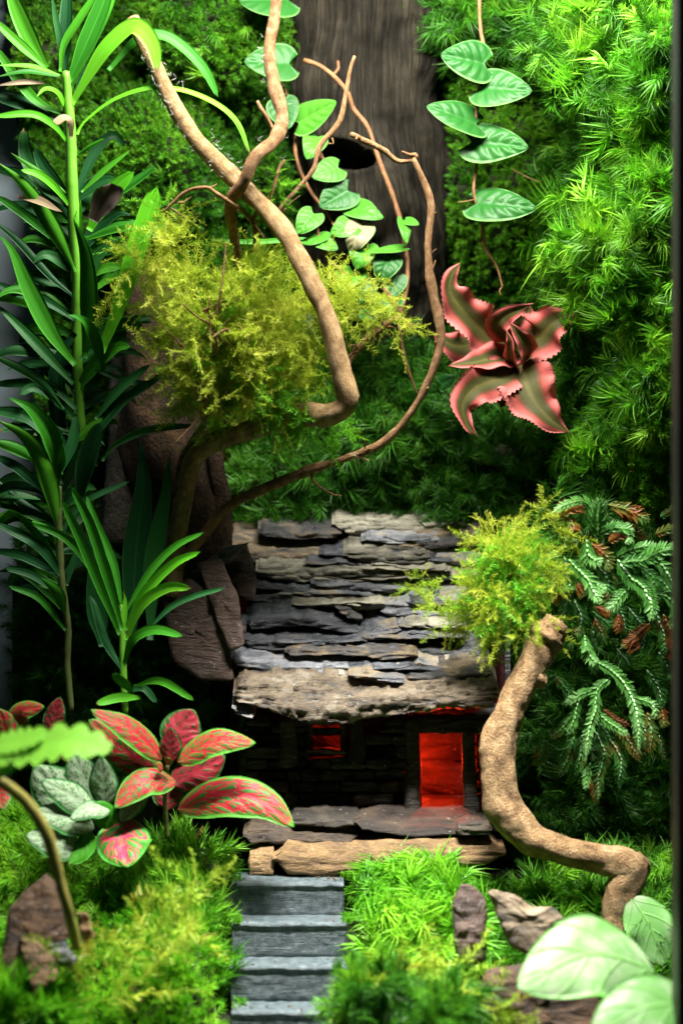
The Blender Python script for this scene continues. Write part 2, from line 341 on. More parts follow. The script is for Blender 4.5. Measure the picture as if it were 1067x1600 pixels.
M['glass_grey'] = mat_plain('grey_panel', (.22, .28, .31), .5, .08, 30)
M['black'] = mat_plain('black_trim', (.004, .004, .004), .5, .2, 30)
M['stair'] = None
m = NT('stair_stone'); p = m.pos(); s1 = m.noise(m.map(p, (.06, .25, 1)), 1500, 3, .6); s2 = m.noise(p, 300, 5, .7); s3 = m.noise(p, 1700, 3, .7)
col = m.ramp(m.math('ADD', m.math('MULTIPLY', s1, .2), m.math('MULTIPLY', s2, .8)), [(.33, (.024, .034, .040)), (.5, (.075, .105, .118)), (.68, (.16, .205, .22))])
col = m.mix(m.ramp(s3, [(.66, (0, 0, 0)), (.74, (.7,) * 3)]), col, C(.42, .46, .46))
M['stair'] = m.bsdf(col, .38, .6, m.bump(m.math('ADD', m.math('MULTIPLY', s1, .7), s3), .8, .0008))
m = NT('fern_frond'); u, v = m.uv(); r = m.rand()
col = m.ramp(m.math('ADD', u, m.math('MULTIPLY', m.math('SUBTRACT', r, .5), .5)), [(.0, (.06, .24, .035)), (.5, (.13, .40, .07)), (1, (.26, .56, .17))])
M['fern'] = m.bsdf(col, .38, .5, None, .25)
m = NT('fern_frond_brown'); u, v = m.uv(); n = m.noise(m.pos(), 70, 2)
M['fern_brown'] = m.bsdf(m.ramp(n, [(.32, (.17, .04, .014)), (.48, (.32, .12, .02)), (.58, (.20, .22, .035)), (.7, (.09, .24, .04))]), .45, .4, None, .25)
m = NT('fern_frond_mid'); n = m.noise(m.pos(), 80, 2)
M['fern_dark'] = m.bsdf(m.ramp(n, [(.3, (.035, .15, .025)), (.55, (.07, .26, .045)), (.72, (.20, .15, .03))]), .4, .45, None, .2)
m = NT('hypo_leaf'); u, v = m.uv(); d = m.math('ABSOLUTE', m.math('SUBTRACT', v, .5)); n = m.noise(m.pos(), 45, 3, .5, 1.0)
q = m.math('FRACT', m.math('MULTIPLY', m.math('SUBTRACT', u, m.math('MULTIPLY', d, .7)), 4.0))
vein = m.math('MAXIMUM', m.ramp(q, [(0, (.7,) * 3), (.1, (0, 0, 0)), (.9, (0, 0, 0)), (1, (.7,) * 3)]), m.ramp(d, [(0, (.9,) * 3), (.035, (0, 0, 0))]))
col = m.mix(m.ramp(n, [(.40, (0, 0, 0)), (.62, (.9,) * 3)]), C(.40, .54, .32), C(.16, .42, .10))
col = m.mix(vein, col, C(.22, .52, .12)); col = m.mix(m.ramp(d, [(.44, (0, 0, 0)), (.49, (.9,) * 3)]), col, C(.14, .48, .06))
M['white_leaf'] = m.bsdf(m.mix(m.ramp(m.noise(m.pos(), 260, 3), [(.5, (0, 0, 0)), (.62, (.4,) * 3)]), col, C(.14, .42, .08)), .4, .3, m.bump(vein, .5, .001), .3)
M['lime_leaf'] = mat_plain('lime_leaf', (.26, .62, .06), .45, .25, 60, .3, .45)
M['hair'] = mat_plain('white_fuzz', (.8, .8, .75), .6, .05, 30)

# ------------------------------------------------------------------ moss tuft prototypes (kept out of the scene, used as instances)
def blade(m, b, d, side, L, w, cv, n=3):
    b = np.array(b, float); d = np.array(d, float); d /= np.linalg.norm(d); side = np.array(side, float)
    vs = []; f = []
    nrm = np.cross(d, np.array([random.gauss(0, 1), random.gauss(0, 1), random.gauss(0, .4)])); nrm /= np.linalg.norm(nrm) + 1e-9
    for i in range(n + 1):
        t = i / n; c = b + d * L * t + side * cv * L * t * t; ww = w * (1 - t) ** .7 * (1 if i else .8)
        if i == n: vs.append(c)
        else: vs += [c - nrm * ww, c + nrm * ww]
    for i in range(n - 1): f.append((2 * i, 2 * i + 1, 2 * i + 3, 2 * i + 2))
    f.append((2 * n - 2, 2 * n - 1, 2 * n)); m.add(np.array(vs), f)
def proto(name, builder, mats, nvar):
    out = []
    for k in range(nvar):
        m = MB(); builder(m); me = m.mesh(name, mats, smooth=True)
        out.append(bpy.data.objects.new(name + '_shoot', me))
    return out
def b_mood(m, n=52, spread=1.0, curve=.75, w=.022):
    a0 = random.random() * 6.28; sd = np.array([math.cos(a0), math.sin(a0), -.15])
    for i in range(n):
        t = (i / n) ** .8; a = i * 2.4; el = math.radians(22 + 48 * (1 - t) * spread + random.gauss(0, 7))
        d = np.array([math.cos(a) * math.sin(el), math.sin(a) * math.sin(el), math.cos(el)]); o = np.array([0, 0, t * .72]) + sd * .12 * t * t
        s = sd * 1.0 + d * np.array([1, 1, -.3]) * .4
        blade(m, o, d, s, random.uniform(.28, .46), w * random.uniform(.8, 1.2), curve * random.uniform(.6, 1.4))
def b_fine(m, n=26):
    for i in range(n):
        t = i / n; a = i * 2.4 + random.random() * .3; el = math.radians(18 + 62 * (1 - t) + random.gauss(0, 6))
        d = np.array([math.cos(a) * math.sin(el), math.sin(a) * math.sin(el), math.cos(el)])
        blade(m, [0, 0, t * .62], d, np.array([0, 0, .2]), random.uniform(.30, .44), .042, .15, 2)
def b_upright(m, n=26):
    for i in range(n):
        t = i / n; a = i * 2.4; el = math.radians(14 + 26 * (1 - t) + random.gauss(0, 5))
        d = np.array([math.cos(a) * math.sin(el), math.sin(a) * math.sin(el), math.cos(el)])
        blade(m, [0, 0, t * .7], d, d * np.array([1, 1, 0]), random.uniform(.4, .6), .024, .35)
def b_strand(m, n=26, droop=.35, br=.20, w=.013):
    ang = random.random() * 6.28; cur = np.array([math.cos(ang), math.sin(ang), 0]) * random.uniform(.1, .5)
    pts = [np.array([0, 0, t]) + cur * t * t + np.array([.03 * math.sin(9 * t + ang), .03 * math.cos(7 * t + ang), 0]) for t in np.linspace(0, 1, 8)]
    for a, b in zip(pts[:-1], pts[1:]):
        for ax in (np.array([.008, 0, 0]), np.array([0, .008, 0])):
            m.add(np.array([a - ax, a + ax, b + ax, b - ax]), [(0, 1, 2, 3)])
    pl = random.random() * 6.28
    for i in range(n):
        t = .08 + .9 * i / n; k = t * 7; j = min(int(k), 6); c = pts[j] + (pts[j + 1] - pts[j]) * (k - j)
        sg = 1 if i % 2 else -1; a = pl + (0 if sg > 0 else math.pi) + random.gauss(0, .55)
        L = br * (1.15 - t * .75) * random.uniform(.6, 1.25)
        d = np.array([math.cos(a), math.sin(a), .65])
        blade(m, c, d, np.array([math.cos(a), math.sin(a), -.5]), L, w, .35, 3)
        for q in (.35, .62):
            dd = d / np.linalg.norm(d); c2 = c + dd * L * q
            blade(m, c2, d + np.array([random.gauss(0, .7), random.gauss(0, .7), .4]), np.array([0, 0, .3]), L * .45, w * .8, .2, 2)
PR = {
    'mood': proto('mood', b_mood, M['moss_mood'], 6), 'mood_shade': proto('mood_shade', b_mood, M['moss_shade'], 5),
    'mood_half_shade': proto('mood_half_shade', b_mood, M['moss_half_shade'], 5),
    'fine': proto('fine', b_fine, M['moss_fine'], 5), 'mound': proto('mound', b_fine, M['moss_mound'], 5),
    'mood_bright': proto('mood_bright', lambda m: b_mood(m, 46, .95, .9, .032), M['moss_mound'], 5),
    'upright': proto('upright', b_upright, M['moss_mood'], 5),
    'dead': proto('dead', lambda m: b_fine(m, 16), M['moss_dead'], 3),
    'strand': proto('strand', b_strand, M['moss_yellow'], 7), 'olive': proto('olive', lambda m: b_strand(m, 22, .3, .26, .018), M['moss_olive'], 6),
    'strand_green': proto('strand_green', b_strand, M['moss_mound'], 4),
}
def moss(name, pts, axes, scales, kind, label, cat='moss', group=None, gravity=None):
    """one uncountable mass of moss shoots: points carrying a turn and a size, shoots instanced on them"""
    pts = np.asarray(pts, float); axes = np.asarray(axes, float); axes /= np.linalg.norm(axes, axis=1)[:, None] + 1e-9
    base = Vector(pts.mean(0)); base.z = pts[:, 2].min(); me = bpy.data.meshes.new(name)
    me.from_pydata((pts - np.array(base)).tolist(), [], [])
    rot = np.zeros((len(pts), 3), np.float32)
    for i, a in enumerate(axes):
        q = Vector(a).to_track_quat('Z', 'Y') @ Matrix.Rotation(random.random() * 6.28, 4, 'Z').to_quaternion(); rot[i] = q.to_euler()
    at = me.attributes.new('turn', 'FLOAT_VECTOR', 'POINT'); at.data.foreach_set('vector', rot.ravel())
    at = me.attributes.new('size', 'FLOAT', 'POINT'); at.data.foreach_set('value', np.asarray(scales, np.float32))
    pr = PR[kind]; at = me.attributes.new('pick', 'INT', 'POINT'); at.data.foreach_set('value', rng.integers(0, len(pr), len(pts)).astype(np.int32))
    o = bpy.data.objects.new(name, me); COL.objects.link(o); o.location = base
    ng = bpy.data.node_groups.new(name + '_shoots', 'GeometryNodeTree')
    ng.interface.new_socket('Geometry', in_out='INPUT', socket_type='NodeSocketGeometry'); ng.interface.new_socket('Geometry', in_out='OUTPUT', socket_type='NodeSocketGeometry')
    N = ng.nodes; gi = N.new('NodeGroupInput'); go = N.new('NodeGroupOutput'); jn = N.new('GeometryNodeJoinGeometry')
    for p_ in pr:
        oi = N.new('GeometryNodeObjectInfo'); oi.inputs['Object'].default_value = p_; oi.inputs['As Instance'].default_value = True
        ng.links.new(oi.outputs['Geometry'], jn.inputs[0])
    ip = N.new('GeometryNodeInstanceOnPoints'); ip.inputs['Pick Instance'].default_value = True
    def attr(nm, ty):
        a = N.new('GeometryNodeInputNamedAttribute'); a.data_type = ty; a.inputs['Name'].default_value = nm; return a.outputs[0]
    ng.links.new(gi.outputs[0], ip.inputs['Points']); ng.links.new(jn.outputs[0], ip.inputs['Instance'])
    ng.links.new(attr('pick', 'INT'), ip.inputs['Instance Index']); ng.links.new(attr('size', 'FLOAT'), ip.inputs['Scale'])
    e2r = N.new('FunctionNodeEulerToRotation'); ng.links.new(attr('turn', 'FLOAT_VECTOR'), e2r.inputs[0]); ng.links.new(e2r.outputs[0], ip.inputs['Rotation'])
    ng.links.new(ip.outputs[0], go.inputs[0])
    md = o.modifiers.new('shoots', 'NODES'); md.node_group = ng
    return tag(o, label, cat, group, 'stuff')

# ------------------------------------------------------------------ the setting: back wall, ground, panel, trim
cush = []
def add_cush(px, py, r, a, ry=None): cush.append((px, py, r, ry or r, a))
for (px, py, r, a, *ry) in [(330, 40, 120, 4.5), (235, 265, 130, 4.5), (120, 330, 100, 3), (400, 300, 80, 2.5), (330, 420, 120, 2), (60, 100, 80, 2),
        (400, 130, 70, 2.5), (740, 10, 130, 4.5, 75), (650, 30, 80, 4, 60), (800, 230, 130, 2.0, 240), (650, 690, 150, 3.5, 110), (800, 730, 110, 4, 80), (480, 780, 120, 3, 80),
        (520, 620, 90, 2.5), (700, 800, 120, 4, 60), (620, 560, 80, 2), (880, 330, 80, 1)]:
    add_cush(px, py, r, a, ry[0] if ry else None)
for px, py, r, ry, a in [(890, 85, 100, 62, 5.5), (850, 10, 80, 60, 4), (960, 0, 80, 60, 4.5), (960, 150, 70, 60, 4.5), (1035, 110, 52, 150, 3.5), (1030, 300, 58, 110, 3.0), (935, 225, 46, 40, 2.5), (905, 300, 50, 46, 3.2),
        (950, 385, 92, 70, 5.5), (905, 440, 60, 46, 4.2), (985, 460, 60, 60, 4.5), (930, 505, 50, 34, 3.0), (1035, 590, 50, 130, 3.2), (965, 600, 44, 40, 2.2), (900, 560, 34, 34, 1.8), (940, 690, 88, 48, 3.4), (885, 735, 60, 38, 2.2), (1015, 735, 60, 40, 1.6), (850, 640, 40, 50, 1.5)]:
    add_cush(px, py, r * .88, a * 1.45, ry * .86)
cush = np.array(cush, float)
def dome(px, py):
    d = np.zeros_like(px)
    for (x, y, r, ry, a) in cush: d = np.maximum(d, a * np.clip(1 - ((px - x) / r) ** 2 - ((py - y) / ry) ** 2, 0, 1) ** .5)
    return d
def backC(px, py):
    px = np.asarray(px, float); py = np.asarray(py, float)
    c = 13.0 - 9.0 * ss(860, 1060, px) * ss(900, 760, py * 0 + 700)
    c = np.where(py > 780, np.minimum(c, 13 - 9.5 * ss(760, 900, px)), c)
    c = c - 6.5 * ss(780, 900, py) * ss(420, 250, px)
    c = c + 2.5 * ss(430, 480, px) * ss(720, 680, px) * ss(620, 400, py)
    d = np.zeros_like(c)
    for (x, y, r, ry, a) in cush:
        q = ((px - x) / r) ** 2 + ((py - y) / ry) ** 2
        d = np.maximum(d, a * np.clip(1 - q, 0, 1) ** .5)
    c = c - d + .5 * fbm(np.stack([px / 40, py / 40, px * 0], -1), 3, 3)
    return c
def back_pts(px, py):
    c = backC(px, py); s = PX * (1 + c / 100)
    return np.stack([(px - 533.5) * s, c / 100, (800 - py) * s], -1)
def back_nrm(px, py, e=6.0):
    a = back_pts(px + e, py) - back_pts(px - e, py); b = back_pts(px, py - e) - back_pts(px, py + e)
    n = np.cross(b, a); n /= np.linalg.norm(n, axis=-1)[..., None] + 1e-12
    n = np.where(n[..., 1:2] > 0, -n, n); return n
gx, gy = np.meshgrid(np.linspace(18, 1180, 150), np.linspace(-150, 1480, 200))
gx = gx + (1180 - gx) / 1162 * 44 * ss(150, 300, gy) * ss(920, 800, gy)
v = back_pts(gx, gy); v[..., 1] += .004
mb = MB().add(v.reshape(-1, 3), grid_faces(200, 150)); solo('back_wall', mb, M['soil'], kind='structure')

mounds = [(-.078, -.075, .062, .055, .036), (-.165, -.025, .06, .05, .036), (-.062, -.012, .045, .035, .026), (.032, -.026, .034, .024, .017), (.12, -.02, .06, .05, .010),
          (-.14, -.13, .05, .04, .012), (.055, -.11, .06, .04, .012)]
def ground_z(x, y):
    x = np.asarray(x, float); y = np.asarray(y, float)
    z = -.178 + .73 * np.minimum(y, 0); d = np.zeros_like(z)
    for (a, b, r, ry, h) in mounds:
        q = ((x - a) / r) ** 2 + ((y - b) / ry) ** 2; d = np.maximum(d, h * np.clip(1 - q, 0, 1) ** .65)
    st = ss(-.062, -.054, x) * ss(.010, .003, x)
    d = d * (1 - st)
    return z + d + .0025 * fbm(np.stack([x * 50, y * 50, x * 0], -1), 9, 3) - .004 * st
xs, ys = np.meshgrid(np.linspace(-.24, .24, 160), np.linspace(-.26, .14, 130)); zz = ground_z(xs, ys)
mb = MB().add(np.stack([xs, ys, zz - .003], -1).reshape(-1, 3), grid_faces(130, 160)); solo('ground', mb, M['soil'], kind='structure')
def box(m, lo, hi):
    (x0, y0, z0), (x1, y1, z1) = lo, hi
    return m.add([(x0, y0, z0), (x1, y0, z0), (x1, y1, z0), (x0, y1, z0), (x0, y0, z1), (x1, y0, z1), (x1, y1, z1), (x0, y1, z1)],
          [(0, 3, 2, 1), (4, 5, 6, 7), (0, 1, 5, 4), (1, 2, 6, 5), (2, 3, 7, 6), (3, 0, 4, 7)])
solo('wall_back_panel', box(MB(), (-.30, .150, -.32), (.30, .156, .34)), M['glass_grey'], smooth=False, kind='structure')
x0 = (1059 - 533.5) * PX * .8
solo('tank_post', box(MB(), (x0, -.20, -.30), (x0 + .016, -.184, .34)), M['black'], smooth=False, label='black vertical tank edge along the right side of the picture', cat='tank frame')

# ------------------------------------------------------------------ moss masses
def scatter_back(region, spacing, jitter=.3, down=.0, up=.0, prob=None, lift=0.0):
    x0, x1, y0, y1 = region; n = int((x1 - x0) * (y1 - y0) / spacing ** 2)
    px = rng.uniform(x0, x1, n); py = rng.uniform(y0, y1, n)
    if prob is not None:
        k = rng.random(n) < prob(px, py); px, py = px[k], py[k]
    p = back_pts(px, py); nn = back_nrm(px, py)
    ax = nn + rng.normal(0, jitter, p.shape) + np.array([0, 0, up - down]); return p + nn * lift, ax, len(p)
mp = PX * 1.1
def sc(n, px, var=.25): return px * mp * np.clip(rng.normal(1, var, n), .5, 1.7)
p, a, n = scatter_back((18, 470, -80, 720), 5.4, .35, up=.25, prob=lambda x, y: ss(14, 40, x - 42 * ss(150, 300, y)) * ss(475, 440, x))
moss('wall_moss', p, a, sc(n, 18), 'fine', 'leafy green moss covering the back wall behind the strap-leaved plants at left')
p, a, n = scatter_back((250, 470, -60, 330), 24, .35, up=.1)
moss('feather_moss', p, a, sc(n, 30), 'mood', 'longer feathery moss on the upper back wall behind the bare branches')
p, a, n = scatter_back((665, 900, 60, 520), 6.0, .35, up=.15, prob=lambda x, y: ss(660, 690, x + 15 * np.sin(y / 40)))
moss('fine_wall_moss', p, a, sc(n, 19), 'fine', 'fine short moss on the wall behind the hanging heart-leaf vine')
p, a, n = scatter_back((590, 850, -80, 105), 10.5, .35, down=.15, up=.0, prob=lambda x, y: ss(115, 70, y + 12 * np.sin(x / 17)))
moss('overhanging_moss', p, a, sc(n, 46), 'mood', 'overhanging feathery moss at the top beside the grey stump')
p, a, n = scatter_back((850, 1120, -80, 830), 6.6, .38, down=.12, prob=lambda x, y: ss(850, 885, x + 14 * np.sin(y / 35)) * (.06 + .94 * ss(.5, 1.6, dome(x, y))))
moss('mood_moss', p, a, sc(n, 44), 'mood', 'shaggy bright green moss hanging down the right hand wall')
p, a, n = scatter_back((975, 1100, -60, 780), 5.6, .35, up=.35, lift=.006, prob=lambda x, y: np.clip(ss(975, 1005, x) * np.maximum(ss(380, 330, y), ss(430, 500, y) * ss(800, 700, y)), 0, 1))
moss('edge_moss', p, a, sc(n, 26), 'mound', 'yellow green small-leaved moss along the black right edge')
p, a, n = scatter_back((900, 1090, -60, 780), 22, .4, up=.5, lift=.010, prob=lambda x, y: .15 + .85 * ss(980, 1010, x))
moss('brown_moss_tips', p, a, sc(n, 11), 'dead', 'tiny brown dead tips scattered in the moss of the right wall')
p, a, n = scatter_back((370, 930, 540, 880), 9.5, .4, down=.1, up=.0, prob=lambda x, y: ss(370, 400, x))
moss('lower_wall_moss', p, a, sc(n, 44), 'mood_half_shade', 'feathery moss coloured as in shade on the wall below the pink bromeliad and above the roof')
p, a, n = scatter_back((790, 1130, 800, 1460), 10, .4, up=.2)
moss('shaded_moss', p, a, sc(n, 36), 'mood_shade', 'shaded moss behind and below the drooping green fern at right')
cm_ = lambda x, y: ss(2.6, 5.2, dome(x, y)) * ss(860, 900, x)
p, a, n = scatter_back((850, 1090, -60, 760), 14, .4, down=.1, lift=.004, prob=cm_)
moss('highlight_moss_tips', p, a, sc(n, 50), 'mood_bright', 'yellow green tufts coloured as highlights, crowning the moss clumps of the right wall')  # clump-top highlights painted by brighter tuft colour
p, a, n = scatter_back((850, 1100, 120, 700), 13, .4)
moss('gap_moss', p, a, sc(n, 28), 'mood_shade', 'moss coloured as in shade in the hollows between the shaggy right wall clumps')  # shade between the clumps painted by darker moss colour
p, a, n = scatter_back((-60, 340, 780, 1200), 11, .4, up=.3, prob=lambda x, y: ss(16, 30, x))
moss('shaded_moss', p, a, sc(n, 30), 'mood_shade', 'dark shaded moss low on the left behind the stems')

def scatter_ground(x0, x1, y0, y1, spacing, jitter=.3, fwd=.25, mask=None):
    n = int((x1 - x0) * (y1 - y0) / spacing ** 2); x = rng.uniform(x0, x1, n); y = rng.uniform(y0, y1, n)
    k = ~((x > -.0535) & (x < .0095 - .10 * np.minimum(y, 0)) & (y < -.006)); x, y = x[k], y[k]
    k = ~((x > -.07) & (x < .10) & (y > -.004)); x, y = x[k], y[k]
    if mask is not None:
        k = rng.random(len(x)) < mask(x, y); x, y = x[k], y[k]
    z = ground_z(x, y); e = .002
    nn = np.stack([-(ground_z(x + e, y) - ground_z(x - e, y)) / (2 * e), -(ground_z(x, y + e) - ground_z(x, y - e)) / (2 * e), np.ones_like(x)], -1)
    nn /= np.linalg.norm(nn, axis=1)[:, None]
    ax = nn * .8 + np.array([0, -fwd, .3]) + rng.normal(0, jitter, nn.shape); return np.stack([x, y, z], -1), ax, len(x)
def inm(i, k=1.0):
    a, b, r, ry, h = mounds[i]; return lambda x, y: ((((x - a) / (r * k)) ** 2 + ((y - b) / (ry * k)) ** 2) < 1).astype(float)
p, a, n = scatter_ground(-.15, -.05, -.14, -.02, .0020, .3, .2, inm(0, 1.05))
moss('mound_moss', p, a, sc(n, 24), 'mound', 'bright green rounded moss mound beside the left of the stairs')
p, a, n = scatter_ground(-.24, -.10, -.09, .05, .0030, .3, .2, inm(1, 1.1))
moss('left_bank_moss', p, a, sc(n, 36), 'mood_bright', 'bright spiky moss bank at the left edge behind the brown stone')
p, a, n = scatter_ground(-.13, -.035, -.06, .03, .0034, .22, .1, inm(2, 1.25))
moss('upright_moss', p, a, sc(n, 42), 'upright', 'upright green moss below the red-leaved plant next to the house', )
p, a, n = scatter_ground(-.02, .07, -.06, .02, .0023, .4, .4, inm(3, 1.12))
moss('cushion_moss', p, a, sc(n, 46), 'mood_bright', 'lush bright moss cushion on the right of the top stair')
p, a, n = scatter_ground(-.24, .24, -.24, .12, .0034, .3, .2, lambda x, y: 1 - np.maximum(np.maximum(inm(0)(x, y), inm(1)(x, y)), inm(3)(x, y)))
moss('ground_moss', p, a, sc(n, 28), 'fine', 'low green moss covering the ground around the stones')
p, a, n = scatter_ground(-.22, .22, -.14, .02, .0095, .5, .2); p[:, 2] += .005
moss('brown_moss_tips', p, a, sc(n, 14), 'dead', 'tiny brown dead bits scattered in the ground moss near the stairs')
p, a, n = scatter_ground(.07, .24, -.10, .12, .0046, .3, .3)
moss('right_bank_moss', p, a, sc(n, 46), 'mood', 'feathery moss on the ground behind the thick driftwood foot')

# ------------------------------------------------------------------ rock builders
def lin(pts, x): return np.interp(x, [q[0] for q in pts], [q[1] for q in pts])
def slate(top, bot, c0, lean=.6, depth=2.4, bulge=.06, n=46, m=13, rise=.4, jag=1.5, layer=1.0, lip=0.):
    """a broken slab: rough front edge between two ragged lines, running back into depth"""
    seed = random.randint(0, 9999); x0 = min(top[0][0], bot[0][0]); x1 = max(top[-1][0], bot[-1][0])
    px = np.linspace(x0, x1, n); T = lin(top, px); B = lin(bot, px); z0 = np.zeros(n)
    T = T + jag * fbm(np.stack([px / 16, z0 + seed, z0], -1), 1, 3); B = B + jag * fbm(np.stack([px / 16, z0 + seed, z0 + 9], -1), 2, 3)
    e = np.minimum(np.arange(n), np.arange(n)[::-1]); k = np.clip(e / 3.0, .25, 1) if n > 13 else np.clip((e + 2) / 2.6, .5, 1); mid = (T + B) / 2; T = mid + (T - mid) * k; B = mid + (B - mid) * k
    B = np.maximum(B, T + 2)
    t = np.linspace(0, 1, m); py = B[:, None] + (T - B)[:, None] * t[None]; pxx = np.repeat(px[:, None], m, 1)
    h = (B - T)[:, None] * .03
    if lip: c = c0 + h * (.10 * np.minimum(t[None], lip) + lean * np.maximum(t[None] - lip, 0)) - h * .03 * 0 + (1 - k)[:, None] * .3
    else: c = c0 + lean * h * t[None] - bulge * h * np.sin(np.pi * t[None]) ** .5 + (1 - k)[:, None] * .35
    q = np.stack([pxx / 55, py / 7.0, pxx * 0 + seed], -1)
    st_ = py / 9.0 + .9 * fbm(np.stack([pxx / 60, py / 60, pxx * 0 + seed + 5], -1), 8, 3); fr = st_ - np.floor(st_)
    c = c - layer * (.06 * fbm(q, 5, 4) + .06 * np.abs(vnoise(np.stack([pxx / 90, py / 4.2, pxx * 0 + seed + 3], -1), 7)) + .10 * np.minimum(fr * 1.2, 1 - fr * .15) + .035 * fbm(np.stack([pxx / 14, py / 9, pxx * 0 + seed], -1), 11, 3))
    s = PX * (1 + c / 100); F = np.stack([(pxx - 533.5) * s, c / 100, (800 - py) * s], -1)
    d = depth / 100
    tb1 = F[:, -1] + np.stack([z0, z0 + d * .45, z0 + d * rise * .45 + .0006 * fbm(np.stack([px / 20, z0, z0 + seed], -1), 3)], -1)
    tb = F[:, -1] + np.array([0, d, d * rise]); bb = F[:, 0] + np.array([0, d, d * rise * .9 - .001]); bb1 = F[:, 0] + np.array([0, d * .4, d * rise * .3])
    V = np.concatenate([F, tb1[:, None], tb[:, None], bb[:, None], bb1[:, None]], 1); nv = m + 4
    f = grid_faces(n, nv, True); f += [tuple(range(nv)), tuple((n - 1) * nv + j for j in reversed(range(nv)))]
    return MB().add(V.reshape(-1, 3), f)
def plate(outline, c0, thick=.5, ax=0., ay=0., bulge=.12, n=44, rough=.10, jag=1.5):
    """a flat broken stone with an outline, thickness and an uneven face"""
    o = np.array(outline + outline[:1], float); seed = random.randint(0, 9999)
    L = np.concatenate([[0], np.cumsum(np.linalg.norm(np.diff(o, axis=0), axis=1))]); s = np.linspace(0, L[-1], n, endpoint=False)
    o = np.stack([np.interp(s, L, o[:, 0]), np.interp(s, L, o[:, 1])], 1); o += jag * np.stack([fbm(np.stack([o[:, 0] / 14, o[:, 1] / 14, o[:, 0] * 0 + seed + k], -1), k, 3) for k in (0, 5)], 1)
    ctr = o.mean(0); rings = [(.97, thick), (1.0, thick * .8), (1.0, .12), (.96, 0), (.85, -bulge * .5), (.65, -bulge * .8), (.42, -bulge), (.2, -bulge), (.03, -bulge)]
    V = []
    for k, dc in rings:
        q = ctr + (o - ctr) * k; c = c0 + dc + ax * (q[:, 0] - ctr[0]) + ay * (q[:, 1] - ctr[1])
        c = c + rough * fbm(np.stack([q[:, 0] / 22, q[:, 1] / 12, q[:, 0] * 0 + seed], -1), 4, 4)
        s_ = PX * (1 + c / 100); V.append(np.stack([(q[:, 0] - 533.5) * s_, c / 100, (800 - q[:, 1]) * s_], -1))
    f = grid_faces(len(rings), n, True); f.append(tuple(range(n))); f.append(tuple((len(rings) - 1) * n + j for j in reversed(range(n))))
    return MB().add(np.vstack(V), f)

# ------------------------------------------------------------------ grey stump behind everything
def stump():
    m = tube([P(575, -140, 13.5), P(572, 60, 13.5), P(572, 200, 13.5), P(590, 330, 13.6), P(600, 450, 14.2), P(590, 640, 15)], [.046, .042, .040, .043, .034, .026], 150, 90, .06, 40, 4, .09)
    v = m.verts()
    a = fbm(np.stack([v[:, 0] * 260, v[:, 1] * 260, v[:, 2] * 22], -1), 12, 4); ctr = np.array([P(580, 0, 13.5).x, .135])
    d = v[:, :2] - ctr; d /= np.linalg.norm(d, axis=1)[:, None] + 1e-9; v[:, :2] += d * (a * .0028)[:, None]
    h = P(540, 245, 10); q = ((v[:, 0] - h.x) / .0135) ** 2 + ((v[:, 2] - h.z + .35 * (v[:, 0] - h.x)) / .0055) ** 2 + .5 * fbm(v * 160, 31, 3); front = v[:, 1] < .13
    v[:, 1] += np.where(front, .022 * np.clip(1.3 - q, 0, 1) ** .5, 0)
    m.v = [v]; return m
solo('driftwood_stump', stump(), M['stump'], label='grey weathered driftwood stump with a dark hollow at the top centre', cat='driftwood')
t = thing('driftwood_stump', 'brown shaded driftwood trunk behind the narrow leaves at left', 'driftwood', P(300, 880, 7))
part('trunk', tube([P(215, 380, 13), P(245, 520, 10.5), P(255, 690, 8.5), P(290, 800, 8), P(300, 910, 7.5)], [.012, .017, .021, .023, .026], 70, 40, .06, 60, 8, .09), M['wood_tan'], t)
part('root', tube([P(335, 690, 7), P(338, 740, 6.6), P(345, 780, 6.6), P(335, 850, 6.2), P(345, 920, 6)], [.004, .004, .006, .009, .010], 50, 20, .12, 80, 3, .08), M['wood_tan'], t)
part('root', tube([P(205, 450, 13.5), P(212, 560, 11), P(210, 680, 9.5), P(200, 860, 8)], [.008, .012, .013, .014], 50, 20, .12, 80, 5, .08), M['wood_grey'], t)

